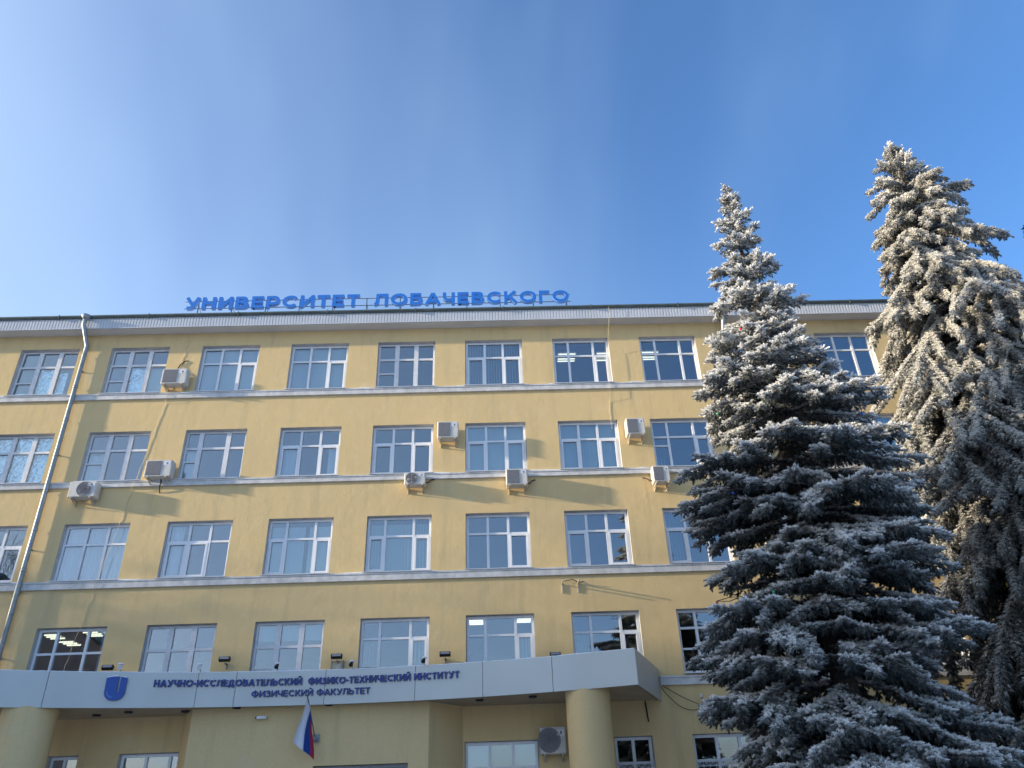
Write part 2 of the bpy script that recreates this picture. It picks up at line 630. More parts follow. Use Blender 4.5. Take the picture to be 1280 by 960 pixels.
# ------------------------------------------------------------------ windows
def pane_box(mb, x0, x1, z0, z1, y):
    mb.box(x0, x1, y, y + 0.012, z0, z1)
    return mb


def blinds(x0, x1, z0, z1, y, kind, parent, nm='vertical_blind'):
    mb = MB()
    if kind in ('closed', 'open', 'halfopen'):
        ang = {'closed': R(16), 'halfopen': R(38), 'open': R(55)}[kind]
        p = 0.088
        n = int((x1 - x0) / p)
        for k in range(n):
            cx = x0 + (k + 0.5) * (x1 - x0) / n
            a = ang + rnd.uniform(-0.08, 0.08)
            dx, dy = 0.047 * math.cos(a), 0.047 * math.sin(a)
            mb.quad((cx - dx, y - dy, z0), (cx + dx, y + dy, z0), (cx + dx, y + dy, z1), (cx - dx, y - dy, z1))
    else:
        n = max(8, int((x1 - x0) * 22))
        amp = 0.035
        for k in range(n):
            xa, xb = x0 + (x1 - x0) * k / n, x0 + (x1 - x0) * (k + 1) / n
            ya, yb = y + amp * math.sin(k * 1.3) + 0.015 * math.sin(k * 0.37), y + amp * math.sin((k + 1) * 1.3) + 0.015 * math.sin((k + 1) * 0.37)
            mb.quad((xa, ya, z0), (xb, yb, z0), (xb, yb, z1), (xa, ya, z1))
    return mb.build(nm, M['curtain'] if kind == 'curtain' else (M['blindgrey'] if kind == 'open' else M['blind']), parent)


def foil_sheet(x0, x1, z0, z1, y, parent):
    mb = MB()
    nx, nz = max(4, int((x1 - x0) / 0.055)), max(4, int((z1 - z0) / 0.055))
    P = [[(x0 + (x1 - x0) * i / nx, y + rnd.uniform(-0.013, 0.013), z0 + (z1 - z0) * j / nz) for j in range(nz + 1)] for i in range(nx + 1)]
    for i in range(nx):
        for j in range(nz):
            mb.quad(P[i][j], P[i + 1][j], P[i + 1][j + 1], P[i][j + 1])
    return mb.build('foil_screen', M['foil'], parent)


def make_window(x0, x1, z0, z1, style='A', bars=0, cover=None, sash=(2,), tr=0.30, detail=True, order=None):
    """frame with real members; panes, reveal, sill and blinds are its children"""
    yf0, yf1 = 0.15, 0.22
    thick = style.startswith('B')
    wide = style.endswith('W')
    two = style.endswith('2')
    matf = M['oldwood'] if thick else M['pvc']
    mb = MB()
    e = 0.065 if thick else 0.072            # outer frame
    mu = 0.145 if thick else 0.074           # mullion
    e2 = 0.05
    a0, a1, b0, b1 = x0 + 0.012, x1 - 0.012, z0 + 0.025, z1 - 0.012
    mb.box(a0, a0 + e, yf0, yf1, b0, b1)
    mb.box(a1 - e, a1, yf0, yf1, b0, b1)
    mb.box(a0 + e, a1 - e, yf0 + 0.002, yf1, b0, b0 + e)
    mb.box(a0 + e, a1 - e, yf0 + 0.002, yf1, b1 - e, b1)
    inner = a1 - a0 - 2 * e
    fr = [0.26, 0.48, 0.26] if wide else ([0.5, 0.5] if two else [1 / 3] * 3)
    if style == 'BL':
        fr = [0.22, 0.48, 0.30]
    tot = inner - mu * (len(fr) - 1)
    cells = []
    x = a0 + e
    s = sum(fr)
    for k, q in enumerate(fr):
        w = tot * q / s
        cells.append((x, x + w))
        x += w
        if k < len(fr) - 1:
            mb.box(x, x + mu, yf0 - 0.012, yf1, b0 + e, b1 - e)
            x += mu
    zt = b1 - e - (b1 - b0) * tr + 0.02
    th = 0.075 if thick else 0.062
    panes = []
    for k, (xa, xb) in enumerate(cells):
        mb.box(xa, xb, yf0 - 0.004, yf1, zt - th, zt)
        panes.append((xa, xb, zt, b1 - e))
        lo = (b0 + e, zt - th)
        if bars and k == 0:
            h = lo[1] - lo[0]
            zb_ = lo[0] + h * bars
            mb.box(xa, xb, yf0 - 0.003, yf1, zb_, zb_ + 0.05)
            panes.append((xa, xb, zb_ + 0.05, lo[1]))
            panes.append((xa, xb, lo[0], zb_))
        elif k in sash and not thick:
            f = 0.05
            mb.box(xa, xa + f, yf0 - 0.02, yf1 - 0.005, lo[0], lo[1])
            mb.box(xb - f, xb, yf0 - 0.02, yf1 - 0.005, lo[0], lo[1])
            mb.box(xa + f, xb - f, yf0 - 0.018, yf1 - 0.005, lo[0], lo[0] + f)
            mb.box(xa + f, xb - f, yf0 - 0.018, yf1 - 0.005, lo[1] - f, lo[1])
            panes.append((xa + f, xb - f, lo[0] + f, lo[1] - f))
        else:
            panes.append((xa, xb, lo[0], lo[1]))
    win = mb.build('window', matf, bld)
    rv = MB()
    t = 0.003
    rv.quad((x0 + t, 0.0, z0), (x0 + t, 0.42, z0), (x0 + t, 0.42, z1), (x0 + t, 0.0, z1))
    rv.quad((x1 - t, 0.42, z0), (x1 - t, 0.0, z0), (x1 - t, 0.0, z1), (x1 - t, 0.42, z1))
    rv.quad((x0, 0.0, z1 - t), (x0, 0.42, z1 - t), (x1, 0.42, z1 - t), (x1, 0.0, z1 - t))
    rv.quad((x0, 0.42, z0 + t), (x0, 0.0, z0 + t), (x1, 0.0, z0 + t), (x1, 0.42, z0 + t))
    rv.build('reveal', M['reveal'], win)
    sl = MB()
    sl.box(x0 - 0.03, x1 + 0.03, -0.125, -0.0005, z0 - 0.006, z0 + 0.012)
    sl.box(x0 + 0.006, x1 - 0.006, 0.0, 0.15, z0 + 0.005, z0 + 0.021)
    sl.build('sill', M['sill'], win)
    if detail:
        for (xa, xb, za, zb_) in panes:
            p = pane_box(MB(), xa - 0.01, xb + 0.01, za - 0.01, zb_ + 0.01, 0.0)
            c = Vector(((xa + xb) / 2, 0.0, (za + zb_) / 2))
            rot = Matrix.Translation(c + Vector((0, 0.178, 0))) @ Euler((rnd.gauss(0, 0.006), 0, rnd.gauss(0, 0.006))).to_matrix().to_4x4() @ Matrix.Translation(-c)
            p.xf(rot).build('pane', M['glass'], win)
    else:
        p = MB()
        for (xa, xb, za, zb_) in panes:
            pane_box(p, xa - 0.01, xb + 0.01, za - 0.01, zb_ + 0.01, 0.178)
        p.build('glazing', M['glass'], win)
    yb = 0.30
    if cover:
        for cv in cover:
            k, u0, u1, v0, v1 = cv
            X0, X1 = x0 + 0.03 + (x1 - x0 - 0.06) * u0, x0 + 0.03 + (x1 - x0 - 0.06) * u1
            Z0, Z1 = z0 + 0.04 + (z1 - z0 - 0.06) * v0, z0 + 0.04 + (z1 - z0 - 0.06) * v1
            if k == 'foil':
                foil_sheet(X0, X1, Z0, Z1, 0.235, win)
            elif k == 'paper':
                MB().box(X0, X1, 0.30, 0.33, Z0, Z1).build('paper_stack', M['paper'], win)
            elif k == 'plant':
                mbp = MB()
                for q in range(26):
                    px, pz = rnd.uniform(X0, X1), rnd.uniform(Z0, Z1)
                    s_ = rnd.uniform(0.03, 0.07)
                    mbp.quad((px, 0.36, pz), (px + s_, 0.33 + rnd.uniform(-.03, .03), pz + s_ * 0.3), (px + s_ * 1.2, 0.36, pz + s_ * 1.5), (px - s_ * 0.2, 0.38, pz + s_))
                mbp.build('houseplant', M['dark_leaf'], win)
            else:
                blinds(X0, X1, Z0, Z1, yb, k, win, 'curtain' if k == 'curtain' else 'vertical_blind')
    return win


FULL = lambda k: [(k, 0, 1, 0, 1)]
WD = {
    (4, 0): dict(style='B', bars=0.45, cover=[('foil', .36, .66, 0, .62), ('foil', .70, .86, 0, .55), ('foil', .0, .22, 0, .12), ('open', 0, .35, .1, 1)]),
    (4, 1): dict(style='B', bars=0.45, cover=[('foil', .37, .63, 0, .62), ('open', 0, .34, 0, 1), ('closed', .68, 1, 0, .62)]),
    (4, 2): dict(style='A', cover=FULL('closed')),
    (4, 3): dict(style='A', cover=FULL('closed')),
    (4, 4): dict(style='B', bars=0.50),
    (4, 5): dict(style='A', cover=FULL('open'), sash=(0, 2)),
    (4, 6): dict(style='W', sash=(2,)),
    (4, 7): dict(style='W', sash=()),
    (4, 8): dict(style='A'),
    (4, 9): dict(style='A', sash=()),
    (3, 0): dict(style='B', cover=[('foil', 0, 1, 0, 1)]),
    (3, 1): dict(style='B', bars=0.58, cover=[('curtain', 0, .28, 0, .6)]),
    (3, 2): dict(style='BL', bars=0.56, cover=[('curtain', 0.02, .17, 0, .62)]),
    (3, 3): dict(style='A', cover=[('curtain', .02, .26, 0, .72), ('curtain', .80, .97, 0, .72)], sash=(0, 2)),
    (3, 4): dict(style='A', sash=(0, 2)),
    (3, 5): dict(style='A', cover=FULL('closed'), sash=(0, 2)),
    (3, 6): dict(style='A', cover=[('closed', 0, 1, 0, 1), ('plant', .03, .2, .02, .12)], sash=(0, 2)),
    (3, 7): dict(style='W', bars=0.70, cover=[('open', 0, .2, 0, .25)]),
    (3, 8): dict(style='A'),
    (3, 9): dict(style='A', cover=FULL('closed')),
    (2, 0): dict(style='A', cover=[('open', 0, .5, 0, .7)]),
    (2, 1): dict(style='A', cover=FULL('curtain'), sash=()),
    (2, 2): dict(style='A', cover=[('curtain', .0, .22, 0, 1)], sash=(0, 1)),
    (2, 3): dict(style='W', cover=[('closed', 0, .55, 0, .9), ('closed', .62, 1, 0, .9)], sash=(0, 2)),
    (2, 4): dict(style='W', cover=[('halfopen', 0, 1, 0, .9)], sash=(0, 2)),
    (2, 5): dict(style='A', cover=[('paper', .80, .93, .02, .10), ('curtain', .93, 1, 0, .6)], sash=(2,)),
    (2, 6): dict(style='A', cover=[('paper', .03, .12, .02, .06)], sash=(0, 2)),
    (2, 7): dict(style='A', cover=[('open', 0, .38, 0, 1)], sash=(0,)),
    (2, 8): dict(style='A'),
    (2, 9): dict(style='A'),
    (1, 0): dict(style='W'),
    (1, 1): dict(style='W', sash=(), cover=[('curtain', .9, 1, 0, 1)], tr=0.34),
    (1, 2): dict(style='B', bars=0.40, tr=0.34),
    (1, 3): dict(style='B', bars=0.42, tr=0.34, cover=[('closed', 0, 1, .72, 1)]),
    (1, 4): dict(style='W', bars=0.34, cover=[('halfopen', .72, 1, 0, .72), ('open', 0, .25, 0, .72)], tr=0.26),
    (1, 5): dict(style='W', bars=0.20, cover=[('halfopen', .76, 1, 0, .72)], tr=0.26),
    (1, 6): dict(style='W', cover=[('open', 0, .25, 0, .72)], tr=0.26),
    (1, 7): dict(style='W', bars=0.50, tr=0.24, sash=()),
    (1, 8): dict(style='W'),
    (1, 9): dict(style='W'),
}
for c in CX:
    for r in ZB:
        kw = dict(WD.get((r, c), dict(style='A')))
        make_window(CX[c], CX[c] + WW, ZB[r], ZT[r], detail=(r, c) in WD and not (c in (8, 9) and r < 3), **kw)
for (a, b_) in ground_open:
    narrow = b_ - a < 1.2
    vis = a in (4.2, 6.02, 14.97, 18.91, 20.98)
    win = make_window(a, b_, GZB, GZT, style='A2' if narrow else 'A', sash=(), tr=0.30, detail=vis,
                      cover=[('closed', 0, 1, 0, 1)] if a == 14.97 else None)
    if a in (18.91, 20.98):                      # lattice of white window bars behind the frame
        gb = MB()
        for za, zb_ in ((GZB + 0.04, GZB + 1.20),):
            n = int((b_ - a) / 0.16)
            for k in range(n + 1):
                x = a + 0.03 + (b_ - a - 0.06) * k / n
                gb.tube([(x, 0.05, za), (x, 0.05, zb_)], 0.007, 5)
            for z in (za, zb_ - 0.14, zb_):
                gb.tube([(a + 0.01, 0.052, z), (b_ - 0.01, 0.052, z)], 0.009, 5)
            for k in range(n):
                xa, xb = a + 0.03 + (b_ - a - 0.06) * k / n, a + 0.03 + (b_ - a - 0.06) * (k + 1) / n
                gb.tube([(xa, 0.06, zb_ - 0.14), (xb, 0.06, zb_)], 0.006, 4)
                gb.tube([(xb, 0.064, zb_ - 0.14), (xa, 0.064, zb_)], 0.006, 4)
        gb.build('window_grating', M['white'], win)


# lit ceiling lamps of the rooms
def room_lamp(u, y, zc, lab, ln=0.6, rows=4):
    t = thing('ceiling_lamp', lab, 'ceiling lamp', (u, y, zc), 'lit fluorescent lamps in the rooms')
    MB().box(u - ln / 2 - 0.04, u + ln / 2 + 0.04, y - 0.32, y + 0.32, zc - 0.05, zc - 0.001).build('housing', M['white'], t)
    for k in range(rows):
        yy = y - 0.24 + 0.48 * k / (rows - 1)
        MB().tube([(u - ln / 2, yy, zc - 0.07), (u + ln / 2, yy, zc - 0.07)], 0.020, 6).build('lamp_tube', M['tube'], t)


cp = Vector((15.911, -22.181, 1.6))


def through(px, pz, zc):
    """a ceiling point seen from the pavement through the facade point (px, pz)"""
    d = Vector((px, 0, pz)) - cp
    k = (zc - cp.z) / d.z
    return cp + k * d


for (px, pz, zc, lab) in (
        (18.45, 15.42, 16.45, 'lit ceiling lamp behind left pane of top floor window third from the spruce'),
        (19.75, 15.42, 16.45, 'lit ceiling lamp behind right pane of top floor window third from the spruce'),
        (21.25, 15.42, 16.45, 'lit ceiling lamp seen in top floor window beside the front spruce'),
        (3.55, 6.66, 7.04, 'lit lamp in top left pane of window above the emblem'),
        (4.65, 6.70, 7.04, 'lit lamp in top right pane of window above the emblem'),
        (4.05, 6.46, 7.04, 'lit lamp in top middle pane of window above the emblem'),
        (15.30, 6.70, 7.04, 'lit lamp in top left pane of window above the blank end of the canopy'),
        (16.65, 6.72, 7.04, 'lit lamp in top right pane of window above the blank end of the canopy')):
    q = through(px, pz, zc)
    room_lamp(q.x, min(q.y, 6.6), zc, lab, 0.62 if zc > 10 else 0.42, 4 if zc > 10 else 3)

# ------------------------------------------------------------------ eaves and roof
EY = -0.46
mb = MB()
mb.box(XL - 0.3, XR + 0.3, EY + 0.02, -0.0005, ZS - 0.02, ZS)
mb.build('soffit', M['soffit'], bld)
mb = MB()
p = 0.10
n = int((XR - XL + 0.6) / p)
z0, z1 = ZS - 0.035, ZS + 0.36
for k in range(n):                             # ribbed sheet: a flat, a step, a flat, a step
    x = XL - 0.3 + k * p
    ya, yb = EY, EY + 0.018
    for (xa, xb, y0_, y1_) in ((x, x + 0.06, ya, ya), (x + 0.06, x + 0.07, ya, yb), (x + 0.07, x + 0.09, yb, yb), (x + 0.09, x + 0.10, yb, ya)):
        mb.quad((xa, y0_, z0), (xb, y1_, z0), (xb, y1_, z1), (xa, y0_, z1))
fas = mb.build('fascia', M['fascia'], bld)
MB().box(XL - 0.3, XR + 0.3, EY - 0.012, EY + 0.019, z0 - 0.02, z0 + 0.0).build('fascia_trim', M['fascia'], bld)
mb = MB()
mb.box(XL - 0.35, XR + 0.35, EY - 0.055, EY + 0.10, z1, z1 + 0.055)
mb.tube([(XL - 0.35, EY - 0.055, z1 + 0.065), (XR + 0.35, EY - 0.055, z1 + 0.065)], 0.04, 8)
for k in range(15):
    x = XL + 1.2 + k * 3.02
    mb.box(x, x + 0.03, EY - 0.10, EY - 0.02, z1 - 0.03, z1 + 0.115)
mb.build('gutter', M['gutter'], bld)
mb = MB()
ra, rb, rz0, rz1 = XL - 0.3, XR + 0.3, z1 + 0.06, z1 + 1.6
mb.quad((ra, EY + 0.06, rz0), (rb, EY + 0.06, rz0), (rb, 5.4, rz1), (ra, 5.4, rz1))
mb.quad((ra, 5.4, rz1), (rb, 5.4, rz1), (rb, DEP + 0.4, rz0), (ra, DEP + 0.4, rz0))
mb.quad((ra, DEP + 0.4, rz0 - 0.1), (rb, DEP + 0.4, rz0 - 0.1), (rb, EY + 0.06, rz0 - 0.1), (ra, EY + 0.06, rz0 - 0.1))
mb.build('roof', M['roof'], bld)
# snow lying along the roof edge, thicker behind the spruces
mb = MB()
nx = 260
prev = None
for k in range(nx + 1):
    x = ra + (rb - ra) * k / nx
    th = 0.035 + 0.03 * math.sin(x * 1.7) * math.sin(x * 0.6 + 1) + (0.12 * math.exp(-((x - 25.2) / 0.9) ** 2)) + rnd.uniform(0, 0.015)
    y0_ = EY + 0.09 + 0.05 * math.sin(x * 2.3) + rnd.uniform(0, 0.03)
    sl = (rz1 - rz0) / (5.4 - EY - 0.06)
    zb_ = rz0 + (y0_ - EY - 0.06) * sl + 0.003
    pts = [(x, y0_, zb_), (x, y0_ + 0.03, zb_ + th * 0.8), (x, y0_ + 0.25, zb_ + 0.22 * sl + th), (x, 5.3, rz1 + 0.08)]
    if prev:
        for q in range(3):
            mb.quad(prev[q], pts[q], pts[q + 1], prev[q + 1])
    prev = pts
o = mb.build('roof_snow', M['snow'], bld, True)
o['kind'] = 'stuff'


# downpipes
def downpipe(x):
    mb = MB()
    mb.tube([(x, EY - 0.06, z1 + 0.04), (x, EY - 0.13, z1 - 0.03), (x, EY - 0.13, z1 - 0.32), (x + 0.03, -0.14, ZS - 0.52), (x + 0.03, -0.13, ZS - 0.75), (x + 0.06, -0.13, 8.0), (x + 0.10, -0.13, 0.3)], 0.068, 14)
    mb.lathe([(0.075, 0), (0.15, 0.12), (0.15, 0.16)], (x, EY - 0.13, z1 - 0.12), 14)
    dp = mb.build('downpipe', M['zinc'], bld, True)
    for k in range(13):
        jb = MB()
        z = ZS - 0.9 - 1.22 * k
        jb.lathe([(0.071, -0.05), (0.078, -0.02), (0.078, 0.02), (0.071, 0.05)], (x + 0.03 + 0.0045 * (ZS - z), -0.13, z), 14)
        jb.build('pipe_joint', M['zinc'], dp, True)
    for k in range(5):
        z = ZS - 1.5 - 3.05 * k
        if z > 1:
            MB().box(x + 0.03, x + 0.09, -0.13, 0.0, z, z + 0.03).build('pipe_clamp', M['steel'], dp)


downpipe(2.20)
downpipe(23.9)

# cables pinned to the facade
def cable(pts, r, m, label, cat='cable'):
    o = MB().tube(pts, r, 5).build('wall_cable', m)
    return tag(o, label, cat)


def wob(x, z0, z1, n, a, y=-0.012):
    return [(x + rnd.uniform(-a, a), y, z0 + (z1 - z0) * k / n) for k in range(n + 1)]


def around(pts):
    """push a cable out in front of the string courses"""
    out = []
    for (x, y, z) in pts:
        y2 = y
        for (a, b_) in ((14.06, 14.35), (10.98, 11.25), (7.86, 8.17)):
            if a < z < b_:
                y2 = -0.115
        out.append((x, y2, z))
    return out


cable(around([(5.62 - 0.02 * k + rnd.uniform(-.02, .02), -0.012, 16.6 - 0.14 * k) for k in range(80)]), 0.006, M['palecable'], 'thin pale cable running down the wall between the two left window columns')
cable([(19.98, EY - 0.11, 17.05), (19.97, EY - 0.10, 16.7), (19.86, -0.1, 15.6)] + [(19.83 - 0.004 * k, -0.11 - 0.0 * k, 15.3 - 0.13 * k) for k in range(12)] + [(19.75, -0.012, 13.6), (19.72, -0.012, 13.2), (19.74, -0.012, 12.6)], 0.005, M['palecable'], 'thin cable hanging from the roof edge right of the third window from the spruce')

# ------------------------------------------------------------------ entrance: vestibule, canopy, columns
ZSF, ZCT = 4.44, 5.23
RC, XC, YC = 20.3, 11.4, -1.45


def fas_y(x):
    return YC - (RC - math.sqrt(RC * RC - (x - XC) ** 2))


def fas_n(x):
    a = math.asin((x - XC) / RC)
    return Vector((-math.sin(a), -math.cos(a), 0))      # towards the square in front


# vestibule (part of the building)
vs_ = MB()
vp = [(7.55, -0.001), (8.15, -1.12), (14.12, -1.12), (14.93, -0.001)]
for k in range(3):
    (xa, ya), (xb, yb) = vp[k], vp[k + 1]
    if k == 1:
        dx0, dx1, dz = 11.30, 13.62, 3.05
        vs_.quad((xa, ya, 0), (dx0, ya, 0), (dx0, ya, ZSF), (xa, ya, ZSF))
        vs_.quad((dx1, ya, 0), (xb, ya, 0), (xb, ya, ZSF), (dx1, ya, ZSF))
        vs_.quad((dx0, ya, dz), (dx1, ya, dz), (dx1, ya, ZSF), (dx0, ya, ZSF))
        vs_.box(dx0 - 0.1, dx0 - 0.001, ya + 0.001, ya + 0.2, 0, dz)
        vs_.box(dx1 + 0.001, dx1 + 0.1, ya + 0.001, ya + 0.2, 0, dz)
        vs_.box(dx0, dx1, ya + 0.001, ya + 0.2, dz + 0.001, dz + 0.1)
    else:
        vs_.quad((xa, ya, 0), (xb, yb, 0), (xb, yb, ZSF), (xa, ya, ZSF))
vs_.build('vestibule', M['wall_smooth'], bld)
dr = MB()
dr.box(11.31, 11.39, -1.0, -0.93, 0.05, 3.04)
dr.box(13.53, 13.61, -1.0, -0.93, 0.05, 3.04)
dr.box(12.42, 12.50, -1.0, -0.93, 0.05, 2.2)
dr.box(11.39, 13.53, -0.998, -0.93, 2.96, 3.04)
dr.box(11.39, 13.53, -0.998, -0.93, 2.2, 2.3)
door = dr.build('entrance_door', M['steel'], bld)
for (xa, xb, za, zb_) in ((11.39, 12.42, 0.06, 2.2), (12.50, 13.53, 0.06, 2.2), (11.39, 13.53, 2.3, 2.96)):
    MB().box(xa, xb, -0.97, -0.955, za, zb_).build('pane', M['farglass'], door)

can = thing('entrance_canopy', 'concave silver panelled canopy with lettering over the entrance, on two thick round columns', 'canopy', (XC, YC, 0))
cut = [3.62, 5.05, 8.36, 9.28, 11.5, 13.79, 15.5, 17.22, 19.18]
for k in range(len(cut) - 1):
    mb = MB()
    xa, xb = cut[k] + 0.006, cut[k + 1] - 0.006
    nn = max(2, int((xb - xa) / 0.35))
    ring = []
    for q in range(nn + 1):
        x = xa + (xb - xa) * q / nn
        y, nrm = fas_y(x), fas_n(x)
        ring.append([(x, y, ZSF - 0.03), (x, y, ZCT), (x - nrm.x * 0.035, y - nrm.y * 0.035, ZCT), (x - nrm.x * 0.035, y - nrm.y * 0.035, ZSF - 0.03)])
    for q in range(nn):
        a, b_ = ring[q], ring[q + 1]
        for e in range(4):
            mb.quad(a[e], b_[e], b_[(e + 1) % 4], a[(e + 1) % 4])
    mb.quad(*ring[0])
    mb.quad(*ring[-1][::-1])
    autosmooth(mb.build('fascia_panel', M['panel'], can), 30)
for xa, ya, xb in ((19.19, fas_y(19.19), 20.28), (3.61, fas_y(3.61), 2.52)):
    mb = MB()
    d = Vector((xb - xa, -ya, 0)).normalized()
    nn = Vector((d.y, -d.x, 0)) * (0.03 if xb > xa else -0.03)
    a, b_ = Vector((xa, ya + 0.012, 0)), Vector((xb, -0.002, 0))
    A = [a, b_, b_ - nn, a - nn]
    lo = [(q.x, q.y, ZSF - 0.035) for q in A]
    hi = [(q.x, q.y, ZCT + 0.002) for q in A]
    for q in range(4):
        mb.quad(lo[q], lo[(q + 1) % 4], hi[(q + 1) % 4], hi[q])
    mb.quad(*hi)
    mb.quad(*lo[::-1])
    mb.build('end_panel', M['panel'], can)
# slab: soffit below, deck above
for nm, za, zb_, m_ in (('soffit', ZSF, ZSF + 0.02, M['cansoffit']), ('deck', ZCT - 0.05, ZCT - 0.01, M['roof'])):
    mb = MB()
    nn = 44
    for q in range(nn):
        xa, xb = 3.68 + (19.12 - 3.68) * q / nn, 3.68 + (19.12 - 3.68) * (q + 1) / nn
        ya, yb = fas_y(xa) + 0.045, fas_y(xb) + 0.045
        ea = xa + (xa - XC) * 0.135
        eb = xb + (xb - XC) * 0.135
        mb.quad((ea, -0.003, za), (eb, -0.003, za), (xb, yb, za), (xa, ya, za))
        mb.quad((xa, ya, zb_), (xb, yb, zb_), (eb, -0.003, zb_), (ea, -0.003, zb_))
    mb.build(nm, m_, can)
for xc, yc, rr in ((18.07, -2.0, 0.54), (4.58, -2.0, 0.60)):
    cm = MB().lathe([(rr + 0.06, 0.0), (rr + 0.06, 0.35), (rr, 0.4), (rr, 4.2), (rr + 0.012, 4.3), (rr + 0.012, ZSF - 0.002)], (xc, yc, 0), 48).build('column', M['wall_smooth'], can)
    autosmooth(cm, 30)
for (x, y) in ((6.55, -1.15), (7.9, -0.95), (9.3, -1.3), (11.6, -1.3), (15.4, -1.2), (16.75, -1.5), (17.9, -0.7), (5.6, -0.8)):
    dl = MB().lathe([(0.0, 0.0), (0.075, 0.0), (0.085, -0.012), (0.10, -0.03), (0.105, 0.005)], (x, y, ZSF - 0.01), 20).build('downlight', M['black'], can)
mb = MB()                                       # powder of snow lying on the top edge
nn = 220
pv = None
for q in range(nn + 1):
    x = 3.63 + (19.16 - 3.63) * q / nn
    y = fas_y(x)
    h = 0.010 + 0.012 * max(0, math.sin(x * 3.1) * math.sin(x * 1.3)) + rnd.uniform(0, 0.008)
    pts = [(x, y + 0.004, ZCT + 0.001), (x, y + 0.012, ZCT + h), (x, y + 0.10, ZCT + h + 0.01), (x, y + 0.7, ZCT + 0.03)]
    if pv:
        for e in range(3):
            mb.quad(pv[e], pts[e], pts[e + 1], pv[e + 1])
    pv = pts
o = mb.build('snow', M['snow'], can, True)
o['kind'] = 'stuff'

# ------------------------------------------------------------------ lettering
def arc(cx, cz, rx, rz, a0, a1, n=10):
    return [(cx + rx * math.cos(R(a0 + (a1 - a0) * k / n)), cz + rz * math.sin(R(a0 + (a1 - a0) * k / n))) for k in range(n + 1)]


